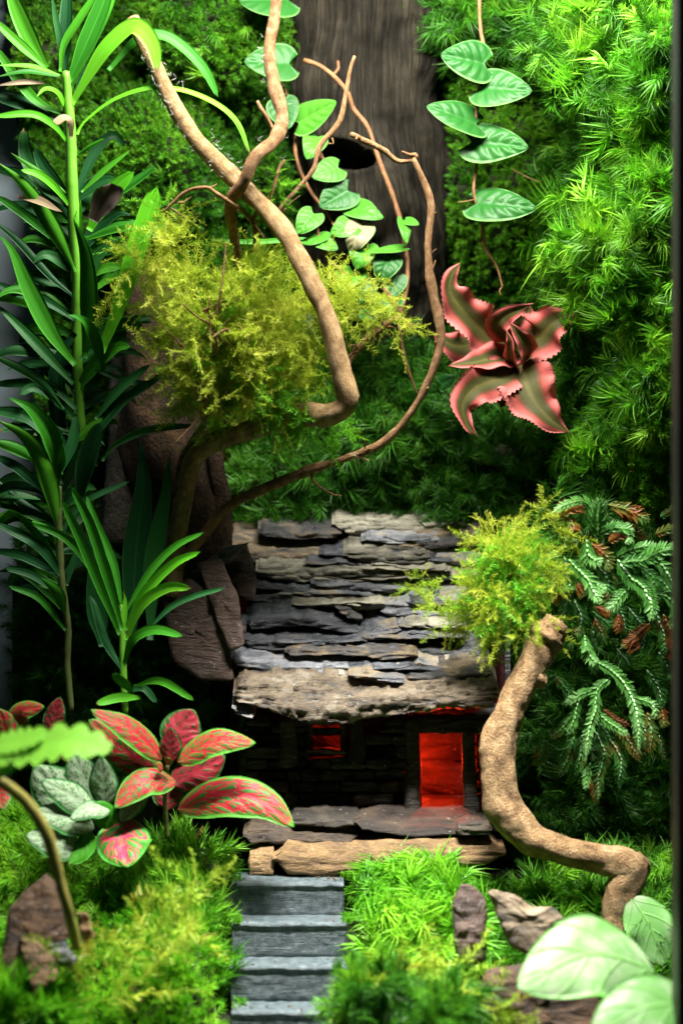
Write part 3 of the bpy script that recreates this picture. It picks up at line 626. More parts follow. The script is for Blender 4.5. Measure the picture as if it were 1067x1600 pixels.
# ------------------------------------------------------------------ slate house
Z = lambda pts: [(240 + .506 * a, 790 + .506 * b) for a, b in pts]
house = thing('slate_house', 'miniature stone house with layered slate roof and red glowing doorway', 'house', P(560, 1310, 4))
def roofc(py): return -0.5 + (1125 - py) / 310 * 9.0
roof_mb = MB()
roof = thing('roof', None, None, P(560, 960, 4)); roof.parent = house; roof.location = P(560, 960, 4) - P(560, 1310, 4)
R = [
 ([(320, 72), (400, 62), (470, 55), (580, 75)], [(320, 92), (450, 107), (580, 95)], 'sl_tan', .0),
 ([(550, 45), (620, 30), (900, 32), (975, 52)], [(560, 65), (620, 95), (800, 84), (975, 66)], 'sl_pale', .3),
 ([(230, 112), (330, 98), (520, 95), (800, 75), (1010, 70)], [(230, 125), (310, 182), (600, 187), (800, 140), (900, 135), (1010, 100)], 'sl_tan', .2),
 ([(585, 148), (650, 130), (800, 132), (855, 150)], [(585, 156), (700, 182), (800, 190), (855, 165)], 'sl_pale', -.4),
 ([(815, 138), (1010, 130)], [(815, 160), (860, 182), (1010, 187)], 'sl_grey', .1),
 ([(315, 182), (480, 160), (660, 165), (760, 195)], [(315, 218), (450, 236), (600, 222), (760, 220)], 'sl_pale', .0),
 ([(735, 197), (840, 185), (1000, 190)], [(735, 228), (1000, 234)], 'sl_grey', .3),
 ([(485, 234), (600, 220), (790, 242)], [(485, 250), (650, 264), (790, 270)], 'sl_grey', -.1),
 ([(285, 283), (340, 254), (480, 250), (570, 262)], [(285, 298), (480, 294), (570, 284)], 'sl_dark', .1),
 ([(470, 284), (560, 262), (700, 265), (980, 272)], [(470, 302), (620, 322), (700, 320), (980, 304)], 'sl_grey', .1),
 ([(285, 320), (350, 297), (480, 310), (640, 375)], [(285, 390), (420, 365), (560, 386), (640, 400)], 'sl_dark', -.1),
 ([(560, 305), (600, 312), (645, 340)], [(560, 318), (600, 350), (645, 360)], 'sl_tan', -.3),
 ([(700, 312), (800, 290), (980, 300)], [(700, 334), (850, 358), (980, 350)], 'sl_grey', .2),
 ([(635, 385), (690, 358), (765, 376)], [(635, 414), (700, 416), (765, 392)], 'sl_dark', -.2),
 ([(755, 358), (790, 350), (865, 376)], [(755, 368), (800, 388), (865, 400)], 'sl_grey', -.1),
 ([(275, 405), (340, 378), (430, 385), (530, 400)], [(275, 428), (350, 448), (450, 443), (530, 428)], 'sl_dark', .1),
 ([(405, 440), (460, 415), (560, 430), (740, 420), (794, 436)], [(405, 464), (600, 463), (794, 474)], 'sl_tan', -.2),
 ([(620, 405), (700, 400), (900, 400), (1020, 410)], [(620, 440), (790, 482), (900, 482), (1020, 470)], 'sl_dark', .5),
 ([(238, 448), (330, 450), (500, 465), (700, 475), (820, 485)], [(250, 492), (380, 520), (600, 514), (820, 503)], 'sl_grey', .0),
 ([(772, 528), (850, 490), (930, 470), (1045, 508)], [(772, 545), (880, 550), (1045, 530)], 'sl_tan', -.3),
 ([(600, 519), (700, 517), (788, 535)], [(600, 529), (700, 538), (788, 552)], 'sl_dark', -.6),
 ([(245, 560), (300, 528), (600, 518), (790, 540), (1065, 540)], [(245, 605), (330, 627), (480, 667), (600, 672), (760, 642), (900, 630), (1065, 622)], 'sl_eave', .0),
 ([(242, 612), (315, 625)], [(242, 640), (315, 662)], 'sl_grey', .3),
 # hidden second layer that closes the gaps under the slates
 ([(300, 110), (1000, 90)], [(300, 190), (1000, 190)], 'sl_dark', 2.6), ([(300, 190), (1000, 180)], [(330, 270), (1000, 270)], 'sl_dark', 2.6),
 ([(300, 262), (1000, 262)], [(300, 345), (1000, 345)], 'sl_dark', 2.6), ([(290, 340), (440, 340)], [(290, 430), (440, 430)], 'sl_dark', 2.6), ([(600, 335), (1000, 335)], [(600, 430), (1000, 430)], 'sl_dark', 2.6),
 ([(270, 420), (1020, 420)], [(270, 500), (1020, 500)], 'sl_dark', 2.6),
]
RS = random.Random(21)
for k in range(26):   # thin slivers between the larger slates
    y_ = 100 + 420 * (k + RS.random()) / 26; x_ = RS.uniform(285, 800); w_ = RS.uniform(110, 330); w_ = min(w_, 1015 - x_); h_ = RS.uniform(9, 19); t1 = RS.uniform(-8, 8)
    R.append(([(x_, y_ + 4), (x_ + w_ * .3, y_ - RS.uniform(0, 4)), (x_ + w_ * .7, y_ + t1 * .6), (x_ + w_, y_ + t1 + 5)], [(x_, y_ + 8), (x_ + w_ * .35, y_ + h_), (x_ + w_ * .75, y_ + h_ + t1 * .5), (x_ + w_, y_ + t1 + 10)], RS.choice(['sl_grey', 'sl_dark', 'sl_dark', 'sl_tan', 'sl_grey', 'sl_pale']), RS.uniform(-.45, -.1)))
for top, bot, mt, dc in R:
    a, b = Z(top), Z(bot); mid = (sum(q[1] for q in a) / len(a) + sum(q[1] for q in b) / len(b)) / 2
    low = max(q[1] for q in b); w = a[-1][0] - a[0][0]
    hh = (sum(q[1] for q in b) / len(b) - sum(q[1] for q in a) / len(a)) * .03; big = hh > 1.2
    part('slate', slate(a, b, roofc(mid) + dc - (.35 * hh if big else .62 * hh), .95 if big else 1.9, lip=.45 if big else .38, depth=2.4 if w > 60 else 1.2, n=max(20, int(w / 3)), layer=2.4 if mt in ('sl_pale', 'sl_eave') else 1.3, jag=2.6 if mt == 'sl_eave' else 1.5), M[mt], roof)
for pl, c, ax, ay, mt in [
    ([(250, 915), (300, 903), (332, 930), (364, 1040), (366, 1064), (310, 1062), (268, 1030)], 2.6, -.012, -.008, 'sl_brown'),
    ([(308, 880), (345, 872), (372, 930), (384, 1008), (360, 1020), (335, 960)], 2.0, -.012, -.012, 'sl_brown'),
    ([(340, 855), (388, 848), (402, 915), (398, 940), (375, 935), (350, 885)], 4.6, -.01, -.016, 'sl_brown'),
    ([(295, 897), (350, 856), (392, 846), (352, 880)], 4.0, -.01, -.016, 'sl_dark')]:
    part('gable_slab', plate(pl, c, .55, ax, ay), M[mt], house)
# walls
def wall_stone(x0, x1, y0, y1, c, mt='sl_dark'):
    return slate([(x0, y0 + random.uniform(0, 2)), (x1, y0 + random.uniform(0, 2))], [(x0, y1), (x1, y1)], c, .05, 1.4, .12, 10, 6, 0, 1.0)
y = 1118
while y < 1262:
    hgt = random.uniform(9, 22); x = 384 + random.uniform(-6, 6)
    while x < 634:
        w = random.uniform(16, 66); x1 = min(x + w, 640)
        lo, hi = y, y + hgt
        if not (x1 > 484 and x < 537 and hi > 1130 and lo < 1174):
            part('wall_stone', wall_stone(x, x1 - 1.2, lo, hi - .6, 2.6 + random.uniform(-.45, .35)), M['sl_wall'], house)
        elif x < 470: part('wall_stone', wall_stone(x, 485, lo, hi - .6, 2.6), M['sl_wall'], house)
        if x < 484 and x1 > 484 and hi > 1130 and lo < 1174: x1 = 536
        x = x1
    x = 744
    while x < 800:
        part('wall_stone', wall_stone(x, x + 28, y, y + hgt - .6, 2.8 + random.uniform(-.2, .2)), M['sl_wall'], house); x += 29
    y += hgt
for a_, b_ in [((376, 1100), (484, 1285)), ((537, 1100), (648, 1285)), ((726, 1100), (800, 1285)), ((484, 1100), (537, 1130)), ((484, 1176), (537, 1235)), ((484, 1247), (537, 1285)), ((648, 1100), (726, 1138))]:
    q0 = P(*a_, 3.9); q1 = P(*b_, 3.9); part('light_stop_board', box(MB(), (q0.x - .0008, .039, q1.z), (q1.x + .0004, .041, q0.z)), M['sl_dark'], house, False)  # boards added unseen behind the stones to stop red light leaking
win = part('window_frame', slate([(480, 1124), (540, 1124)], [(480, 1132), (540, 1132)], 2.3, .05, .8, n=12, m=6, rise=0), M['sl_brown'], house)
part('sill', slate([(478, 1171), (541, 1172)], [(478, 1179), (541, 1180)], 2.2, .05, 1.0, n=12, m=6, rise=0), M['sl_brown'], win)
part('jamb', tube([P(484, 1128, 2.5), P(485, 1176, 2.5)], [.0016] * 2, 10, 6, .1), M['sl_brown'], win); part('jamb', tube([P(537, 1128, 2.5), P(537, 1176, 2.5)], [.0018] * 2, 10, 6, .1), M['sl_brown'], win)
part('mullion', slate([(484, 1138), (537, 1139)], [(484, 1147), (537, 1147)], 2.9, 0, .4, n=10, m=5, rise=0), M['sl_dark'], win)
part('lintel', slate([(600, 1120), (790, 1118)], [(600, 1146), (790, 1146)], 2.2, .05, 1.2, n=26, rise=0), M['sl_wall'], house)
for x, r, y0, y1 in [(643, 12.5, 1125, 1272), (730, 11, 1140, 1272), (448, 13, 1125, 1195), (556, 12, 1125, 1195)]:
    part('post', tube([P(x, y0, 2.2), P(x + 2, (y0 + y1) / 2, 2.1), P(x + (6 if x == 730 else 0), y1, 2.0)], [r * PX * .9, r * PX, r * PX * 1.15], 24, 12, .12, 150, int(x), .08), M['sl_wall'], house)
q = P(384, 1270, 3.2)
part('side_wall', box(MB(), (P(376, 0, 3).x, .034, -.15), (P(384, 0, 3).x, .10, -.05)), M['sl_dark'], house, False)
part('side_wall', box(MB(), (P(790, 0, 3).x, .034, -.15), (P(798, 0, 3).x, .10, -.05)), M['sl_dark'], house, False)
part('inner_wall', plate([(360, 1080), (560, 1085), (790, 1080), (800, 1300), (560, 1310), (360, 1300)], 8.2, .8, 0, 0, .5, 90, .9, 2), M['sl_brown'], house)
part('floor_slab', slate([(384, 1264), (780, 1264)], [(384, 1290), (780, 1290)], 2.4, .1, 6.5, n=30, rise=0), M['sl_brown'], house)
# porch slabs
for top, bot, c, mt, ln in [
    ([(425, 1322), (450, 1312), (480, 1318), (560, 1314), (700, 1310), (790, 1316)], [(425, 1362), (500, 1369), (600, 1366), (790, 1348)], -1.0, 'sl_log', .5),
    ([(388, 1330), (430, 1318)], [(388, 1368), (430, 1368)], -.6, 'sl_log', .5),
    ([(553, 1270), (600, 1258), (660, 1260), (752, 1262)], [(553, 1294), (640, 1308), (752, 1304)], -.2, 'sl_porch_shade', 1.6),
    ([(452, 1268), (500, 1262), (565, 1266)], [(452, 1288), (520, 1294), (565, 1290)], .2, 'sl_wall', 1.2),
    ([(380, 1286), (470, 1282), (560, 1288)], [(380, 1318), (470, 1318), (560, 1316)], .0, 'sl_porch_shade', 1.0),
    ([(712, 1290), (735, 1282), (768, 1286)], [(712, 1304), (768, 1306)], -.9, 'sl_wall', .5)]:
    part('porch_slab', slate(top, bot, c, ln, 2.5, .2, rise=.05), M[mt], house)
def red_lamp(loc, e):
    l = bpy.data.lights.new('house_lamp', 'POINT'); l.energy = e; l.color = (1, .035, .007); l.shadow_soft_size = .004
    o = bpy.data.objects.new('house_lamp', l); COL.objects.link(o); o.location = loc
red_lamp(P(648, 1192, 6.4), .05); red_lamp(P(688, 1188, 4.0), .065); red_lamp(P(520, 1090, 6.0), .022)

# ------------------------------------------------------------------ stairs
st = thing('stairway', 'short flight of dark grey ribbed stone steps leading to the house', 'stairs', Vector((-.0247, -.05, -.24)))
xa, xb = -.0500, .0008
for k in range(6):
    yb = -.008 - .0165 * k; zt = -.1690 - .0158 * k + random.uniform(-.0004, .0004); yf = yb - .0158; n = 40
    prof = [(yb + .012, zt - .0), (yb, zt), (yb - .006, zt - .0001), (yf + .003, zt - .0003), (yf + .0008, zt - .0007), (yf, zt - .0018)]
    for j in range(12): prof.append((yf + .0007 + .0003 * (j % 2), zt - .0028 - .0011 * j))
    prof += [(yf + .001, zt - .019), (yb + .012, zt - .019)]
    xs_ = np.linspace(xa - .0006 * random.random(), xb + .0006 * random.random(), n); V = np.zeros((n, len(prof), 3))
    for i, x in enumerate(xs_):
        V[i, :, 0] = x + .0009 * k; V[i, :, 1] = [a for a, b in prof]; V[i, :, 2] = [b for a, b in prof]
    nz = fbm(V * np.array([220, 500, 900]), k, 3); V[..., 1] += nz * .00022; V[..., 2] += fbm(V * 300, k + 9, 3) * .0003; V[:, 3:7, 2] -= .0012 * np.clip(vnoise(V[:, 3:7] * np.array([260, 40, 40]), k + 3) - .45, 0, 1)
    f = grid_faces(n, len(prof), True); f += [tuple(range(len(prof))), tuple((n - 1) * len(prof) + j for j in reversed(range(len(prof))))]
    part('step', MB().add(V.reshape(-1, 3), f), M['stair'], st)

cm = MB()
for k in range(110):
    st_k = random.randint(0, 4); x_ = random.choice([random.uniform(-.049, .0), random.uniform(-.049, -.040), random.uniform(-.008, .001)]) + .0009 * st_k; b = np.array([x_, -.008 - .0165 * st_k - random.uniform(.001, .015), -.1688 - .0158 * st_k]); r_ = random.uniform(.0003, .0009)
    q_ = rng.normal(0, 1, (6, 3)); q_ = np.array([[1, 0, 0], [-1, 0, 0], [0, 1, 0], [0, -1, 0], [0, 0, .6], [0, 0, -.6]]) * rng.uniform(.5, 1.3, (6, 1)) * r_ + b
    cm.add(q_, [(0, 2, 4), (2, 1, 4), (1, 3, 4), (3, 0, 4), (2, 0, 5), (1, 2, 5), (3, 1, 5), (0, 3, 5)])
solo('soil_crumbs', cm, M['sl_rust'], label='brown soil crumbs scattered over the grey steps', cat='soil', kind='stuff')
n_ = 70; p_ = np.stack([rng.choice([-.0485, .0022], n_) + rng.normal(0, .0012, n_), -.008 - rng.uniform(0, .08, n_), np.zeros(n_)], -1); kk = np.floor((-.008 - p_[:, 1]) / .0165); p_[:, 2] = -.1694 - .0158 * kk; p_[:, 0] += .0009 * kk
moss('step_moss', p_, np.array([[0, -.3, 1.0]]) + rng.normal(0, .4, (n_, 3)), sc(n_, 14), 'mound', 'small moss sprigs along the edges of the grey steps')

# ------------------------------------------------------------------ stones in the foreground
Z6 = lambda pts: [(.375 * a, 1280 + .375 * b) for a, b in pts]; Z7 = lambda pts: [(640 + .4 * a, 1360 + .4 * b) for a, b in pts]
solo('stone', plate(Z6([(195, 225), (245, 270), (290, 400), (280, 520), (190, 600), (150, 740), (-20, 760), (5, 590), (40, 370), (110, 295)]), -12.6, 1.6, .004, -.006, .25, 40, .10, 1.6), M['sl_rust'], smooth=False, label='large dark brown upright stone at the lower left', cat='stone', group='stones in the foreground moss')
solo('stone', plate(Z6([(85, 495), (150, 500), (235, 575), (245, 660), (140, 740), (100, 610)]), -13.6, .8, 0, -.01), M['sl_log'], smooth=False, label='small tan angular stone in front of the dark brown stone', cat='stone', group='stones in the foreground moss')
solo('stone', plate(Z6([(322, 382), (372, 392), (378, 440), (400, 500), (350, 520), (322, 440)]), -12.8, .8), M['sl_log'], smooth=False, label='small peach coloured stone right of the bent stalk', cat='stone', group='stones in the foreground moss')
solo('stone', plate(Z6([(205, 520), (270, 510), (330, 590), (300, 640), (240, 600)]), -13.4, .7), M['sl_grey'], smooth=False, label='small grey stone chip beside the tan angular stone', cat='stone', group='stones in the foreground moss')
solo('stone', plate(Z7([(165, 130), (200, 50), (240, 55), (292, 105), (304, 175), (292, 250), (300, 360), (220, 380), (170, 300)]), -8.0, 1.2, .004, -.004, .22, 40, .10, 1.6), M['sl_brown'], smooth=False, label='narrow brown stone left of the wide grey stone at lower right', cat='stone', group='stones in the foreground moss')
solo('stone', plate(Z7([(303, 82), (330, 74), (400, 90), (480, 140), (560, 143), (606, 190), (580, 290), (470, 340), (390, 300), (340, 180)]), -9.0, 1.2, .004, -.004, .22, 40, .10, 1.6), M['sl_tan'], smooth=False, label='wide grey brown stone slab in the moss at lower right', cat='stone', group='stones in the foreground moss')
solo('stone', plate([(760, 1515), (850, 1500), (930, 1530), (940, 1620), (780, 1640), (740, 1570)], -11, 1.0, 0, -.006, .25, 40, .10, 1.6), M['sl_rust'], smooth=False, label='rusty brown stone low at the bottom right under the pale leaf', cat='stone', group='stones in the foreground moss')

# ------------------------------------------------------------------ driftwood branches
bon = thing('driftwood_branch', 'twisting driftwood branches rising from the mossy clump on the left', 'driftwood', P(290, 900, 3))
def br(pts, rad, mat='wood', n=60, seg=14, rough=.13, freq=130, parent=bon, name='branch', flute=.05):
    return part(name, tube([P(*q) for q in pts], [r * PX for r in rad], n, seg, rough, freq, random.randint(0, 999), flute, knob=0 if parent is not bon else .07), M[mat], parent)
br([(268, 930, 3.6), (285, 800, 3), (300, 725, 2.5), (335, 690, 2), (400, 668, 1.2), (470, 648, .6), (515, 648, -1.6), (544, 628, -2.4), (530, 570, -2.6), (512, 500, -2.6), (478, 425, -2.0), (436, 352, -1.2), (370, 283, -.5), (310, 222, -.2), (268, 155, .2), (240, 95, .5), (206, 30, .8)],
   [15, 13, 13, 16, 17, 17, 17, 16, 15, 14.5, 14.5, 14, 13.5, 13, 12, 11, 10.5], 'wood', 150, 20, .10, name='trunk')
br([(255, 900, 3.6), (275, 800, 3.2), (282, 730, 2.8), (300, 690, 2.4), (318, 665, 2)], [10, 9, 7, 6, 5], 'wood_thin')
br([(374, 420, .4), (366, 370, .2), (360, 318, -.6), (380, 285, -1.4), (400, 245, -1.6), (430, 218, -1.2), (441, 182, -.8), (428, 130, -.6), (421, 80, -.5), (430, 20, -.5), (434, -40, -.5)], [8, 8.5, 9.5, 10, 11, 12, 11, 9.5, 9, 9, 8.5], 'wood_thin', 90)
br([(432, 345, -.4), (440, 322, -.4), (462, 298, -.2), (490, 264, 0), (500, 228, .2), (530, 190, .4), (541, 140, .5), (547, 108, .5), (554, 88, .5)], [3, 3, 3.5, 4, 4.2, 4.2, 4, 3.6, 3], 'wood_thin', 60, 8)
lb = br([(262, 905, 3.4), (310, 846, 2.8), (345, 803, 2.2), (372, 782, 2), (430, 757, 1.5), (480, 736, 1), (540, 716, .8), (600, 690, .6), (645, 640, .4), (675, 580, .3), (688, 520, .3), (674, 450, .3), (668, 390, .3), (673, 320, .4), (657, 272, .4), (645, 248, .4)],
   [8, 8, 7, 7.5, 7, 8, 6.5, 6.5, 6.2, 6.5, 6.5, 6.5, 7, 6, 5.5, 5], 'wood_thin', 130, 12, .2, 180)
for pts, r in [([(645, 250, .4), (622, 252, .4), (595, 232, .3), (570, 220, .3), (548, 209, .3)], [4, 4, 4.5, 4.5, 3.5]), ([(646, 250, .4), (649, 243, .4), (640, 242, .3), (628, 237, .3)], [4.5, 4, 3, 2.2]),
               ([(486, 735, 1), (490, 752, .8), (505, 764, .7), (518, 772, .6), (534, 775, .6)], [3, 2.6, 2.2, 2, 1.5]), ([(566, 222, .3), (560, 214, .1), (556, 218, 0)], [2.5, 2, 1.2])]:
    part('twig', tube([P(*q) for q in pts], [x * PX for x in r], 30, 8, .22, 300, 5), M['wood_thin'], lb)
br([(412, 372, -.2), (382, 332, -.4), (362, 318, -1.2), (335, 300, -1.4), (322, 293, -1.4), (290, 300, -1.2), (255, 332, -1)], [2.4, 3.2, 3.6, 3.6, 3, 3, 2], 'wood_thin', 40, 8)
br([(395, 395, -.2), (398, 372, -.3), (396, 345, -.4), (402, 330, -.5)], [3, 3, 3.2, 3], 'wood_thin', 24, 8)
br([(535, 580, .3), (556, 548, .8), (590, 515, 1.2), (622, 498, 1.4), (648, 515, 1.3)], [5, 5.5, 5.5, 5, 4], 'wood_thin', 40, 10)
br([(622, 498, 1.4), (628, 540, 1.3), (638, 580, 1.2), (652, 616, 1.2)], [3.2, 3, 2.6, 2], 'wood_thin', 30, 8)
br([(600, 450, 1.6), (612, 470, 1.5), (628, 490, 1.4)], [3.5, 3.8, 3.8], 'wood_thin', 20, 8)
br([(445, 250, -.6), (436, 262, -.7), (430, 285, -.8), (420, 318, -.6)], [2.5, 2.8, 2.5, 2], 'wood_thin', 20, 8)
br([(428, 205, -1), (418, 185, -1.1), (408, 170, -1.2), (402, 158, -1.2)], [3.5, 3, 3.5, 2.5], 'wood_thin', 20, 8)
def stub_twigs(pts, n, seed, lmin=10, lmax=30, r=1.6):
    R_ = random.Random(seed); c = catmull([P(*q) for q in pts], 60)
    for k in range(n):
        b = c[R_.randint(3, 56)]; d = np.array([R_.gauss(0, 1), R_.gauss(-.3, .4), R_.gauss(.1, .8)]); d /= np.linalg.norm(d); L = R_.uniform(lmin, lmax) * PX; e = np.array([R_.gauss(0, .4), R_.gauss(0, .3), R_.gauss(0, .5)]) * L
        part('twig', tube([Vector(b), Vector(b + d * L * .5 + e * .3), Vector(b + d * L + e)], [r * PX * 1.3, r * PX, r * PX * .5], 14, 6, .25, 400, k), M['wood_thin'], bon)
stub_twigs([(262, 905, 3.4), (372, 782, 2), (480, 736, 1), (600, 690, .6), (675, 580, .3), (674, 450, .3), (673, 320, .4), (645, 248, .4)], 18, 1)
stub_twigs([(432, 345, -.4), (490, 264, 0), (530, 190, .4), (554, 88, .5)], 9, 2, 6, 16, 1.2)
stub_twigs([(535, 580, .3), (590, 515, 1.2), (648, 515, 1.3)], 9, 3, 10, 36)
stub_twigs([(412, 372, -.2), (362, 318, -1.2), (322, 293, -1.4), (255, 332, -1)], 7, 4, 6, 20, 1.3)
stub_twigs([(300, 470, -1), (340, 520, -1.4), (330, 600, -1), (310, 680, 0)], 14, 5, 30, 80, 1.8)
stub_twigs([(240, 480, -.6), (300, 560, -1.2), (380, 500, -1.2)], 8, 6, 30, 70, 1.6)
# pale fuzz on the bark
fz = MB()
for (x0, y0, x1, y1, k) in [(222, 90, 300, 235, 60), (250, 90, 350, 230, 30), (300, 225, 370, 300, 40), (330, 215, 400, 290, 40), (440, 130, 450, 215, 40), (405, 60, 425, 170, 35), (400, 215, 440, 250, 40), (340, 260, 400, 330, 20)]:
    for i in range(k):
        u = random.random(); p_ = P(x0 + (x1 - x0) * u + random.gauss(0, 3), y0 + (y1 - y0) * u + random.gauss(0, 2), -.6 + random.uniform(-.5, .5))
        blade(fz, p_, (random.gauss(0, 1), random.gauss(-.3, .6), random.gauss(0, .8)), (0, 0, .3), random.uniform(4, 11) * PX, .2 * PX, .2, 2)
o = part('fuzz', fz, M['hair'], bon); o['kind'] = 'stuff'

fd = thing('driftwood_branch', 'thick smooth bent driftwood branch standing in front of the house at right', 'driftwood', P(965, 1520, -3))
br([(868, 972, -2.0), (850, 1000, -2.3), (826, 1050, -2.6), (800, 1105, -3), (783, 1150, -3.2), (779, 1205, -3.4), (786, 1258, -3.5), (822, 1305, -3.6), (875, 1328, -3.6), (930, 1340, -3.7), (974, 1350, -4), (984, 1366, -4), (968, 1400, -4), (962, 1450, -4), (968, 1530, -4)],
   [19, 26, 23, 23, 27, 25, 29, 26, 22, 20, 25, 26, 24, 25, 28], 'wood_front', 240, 48, .10, 110, fd, 'branch', .05)
for (x_, y_, c_, dx, dy, r_) in [(764, 1185, -3.7, -10, -4, 11), (806, 1294, -4.0, -8, 10, 12), (846, 1060, -3.0, 10, -4, 9), (998, 1350, -4.2, 8, -6, 15)]:
    part('knot', tube([P(x_ - dx * .6, y_ - dy * .6, c_ + .5), P(x_, y_, c_), P(x_ + dx * .2, y_ + dy * .2, c_ - .05)], [r_ * 1.5 * PX, r_ * 1.1 * PX, r_ * .8 * PX], 14, 16, .2, 260, int(x_)), M['wood_front'], fd)
part('broken_end', tube([P(846, 1004, -2.5), P(862, 985, -2.2), P(872, 976, -2.2)], [27 * PX, 27 * PX, 20 * PX], 20, 24, .22, 260, 3), M['wood_front'], fd)

# ------------------------------------------------------------------ crown moss draped on wood
def clump(name, blobs, n, size, kind, label, droop=.25, out=.9, shell=.45, jit=.5, group=None):
    pts = []; ax = []; per = np.array([b[3] * b[4] for b in blobs], float); per /= per.sum()
    for b, f in zip(blobs, per):
        cx, cy, c, rx, ry, rc = b; k = max(4, int(n * f)); u = rng.normal(0, 1, (k, 3)); u /= np.linalg.norm(u, axis=1)[:, None]
        r = rng.uniform(shell, 1, k) ** .6
        o = np.array(P(cx, cy, c)); s = PX * (1 + c / 100); pts.append(o + u * r[:, None] * np.array([rx * s, rc / 100, ry * s]))
        ax.append(u * out + np.array([0, -.15, -droop]) + rng.normal(0, jit, (k, 3)))
    p_ = np.vstack(pts); return moss(name, p_, np.vstack(ax), sc(len(p_), size, .3), kind, label)
def sprays(name, blobs, nspray, per, length, size, kind, label, up=.15, seed=1):
    """wispy moss: many small sprays, each a curved spine set with strands, growing out of a few lumps"""
    R_ = np.random.default_rng(seed); pts = []; ax = []; w = np.array([b[3] * b[4] for b in blobs], float); w /= w.sum()
    for b, f in zip(blobs, w):
        cx, cy, c, rx, ry, rc = b; s_ = PX * (1 + c / 100); o = np.array(P(cx, cy, c))
        for k in range(max(1, int(round(nspray * f)))):
            u = R_.normal(0, 1, 3); u[1] -= .25; u /= np.linalg.norm(u); q = o + u * np.array([rx * s_, rc / 100, ry * s_]) * R_.uniform(.35, 1) ** .6
            d = u * .8 + R_.normal(0, .45, 3) + np.array([0, -.1, up]); d /= np.linalg.norm(d); L = length * PX * R_.uniform(.45, 1.25); g = np.array([0, 0, -R_.uniform(.1, .6)]) * L
            m_ = max(3, int(per * R_.uniform(.5, 1.3)))
            for j in range(m_):
                t_ = (j + R_.random()) / m_; pts.append(q + d * L * t_ + g * t_ * t_ + R_.normal(0, 1.5 * PX, 3)); ax.append(d + g / L * t_ * 2 + R_.normal(0, .55, 3))
    return moss(name, pts, ax, sc(len(pts), size, .3), kind, label)
CB = [(330, 540, .6, 62, 62, 1.7), (415, 520, .6, 58, 76, 1.6), (300, 470, .5, 62, 36, 1.4), (245, 415, .4, 40, 18, .8), (285, 385, .4, 26, 18, .7), (190, 428, .4, 26, 8, .4), (390, 450, .4, 55, 26, 1.2), (270, 570, .6, 20, 28, .9), (420, 615, .8, 50, 26, 1.2), (330, 635, .8, 28, 18, 1.0), (468, 510, .3, 24, 50, 1.0), (270, 355, .4, 12, 16, .3)]
sprays('hanging_moss', CB, 300, 9, 40, 38, 'strand', 'large yellow green clump of wispy moss hanging on the driftwood branch', .1, 3)
sprays('hanging_moss', [(350, 560, .9, 70, 60, 1.2), (420, 590, .9, 50, 50, 1.2)], 45, 8, 40, 40, 'strand_green', 'greener strands deep inside the large wispy moss clump', .0, 4)
clump('hanging_moss', [(555, 480, .3, 46, 24, .9), (605, 508, .6, 38, 8, .5), (520, 455, .2, 26, 26, .7), (585, 430, .6, 26, 4, .3)], 190, 40, 'strand', 'thin wispy moss on the twig right of the main mossy clump', .1)
clump('hanging_moss', [(500, 668, .4, 45, 18, .8), (450, 660, .4, 30, 16, .8)], 120, 36, 'strand_green', 'small green moss fringe under the elbow of the driftwood', .3)
clump('moss_wisp', [(432, 285, -.6, 10, 40, .4)], 26, 26, 'strand_green', 'tiny green wisps on the upright twig beside the forked branch', 0, .8, .1)
clump('moss_wisp', [(250, 325, -1, 14, 30, .4), (205, 380, .2, 26, 28, .6)], 40, 32, 'strand_green', 'sparse moss wisps by the broad blunt leaf', 0, .8, .1)
sprays('roof_moss', [(785, 845, -.2, 40, 18, .9), (795, 885, -.8, 52, 34, 1.2), (780, 935, -1.0, 48, 40, 1.2), (820, 965, -1.5, 40, 28, 1.0), (845, 822, -.2, 22, 8, .5), (762, 1000, -.8, 16, 30, .5), (850, 885, -.6, 20, 22, .7)], 105, 8, 30, 33, 'strand', 'yellow green moss cushion on the right edge of the slate roof', .25, 5)
sprays('roof_moss', [(790, 930, -1.4, 40, 44, .9), (790, 880, -1.0, 40, 30, .9)], 42, 8, 30, 33, 'strand_green', 'greener core of the moss cushion on the roof edge', .1, 6)
clump('trailing_moss', [(690, 940, .2, 40, 8, .5), (705, 975, -.2, 24, 16, .5), (650, 910, 1.2, 30, 12, .4), (735, 965, -.4, 24, 30, .5)], 130, 28, 'olive', 'sparse trailing moss strands creeping left over the roof slates', .2, .8, .1)
# low fronds in front
clump('foreground_moss', [(230, 1480, -11.5, 70, 55, 1.6), (160, 1540, -12.5, 90, 50, 1.6), (280, 1420, -11, 40, 45, 1.0), (300, 1390, -11, 26, 20, .6)], 45, 70, 'olive', 'soft out of focus fern-like moss fronds at the lower left', -.5, .7, .1)
clump('foreground_moss', [(705, 1515, -9.5, 30, 18, 1.0), (640, 1555, -10.5, 60, 30, 1.2), (770, 1580, -10.5, 50, 22, 1.0)], 70, 58, 'olive', 'yellowish fern-like moss fronds at the bottom beside the stairs', -.4, .7, .1)
clump('foreground_moss', [(20, 1590, -13, 70, 40, 1.2)], 160, 60, 'mound', 'blurred bright moss in the lower left corner', -.6, .6, .1)
clump('foreground_moss', [(590, 1575, -11, 55, 34, 1.2), (690, 1600, -12, 50, 30, 1.0)], 260, 50, 'mood', 'green moss tuft at the bottom right of the stairs', -.6, .6, .1)

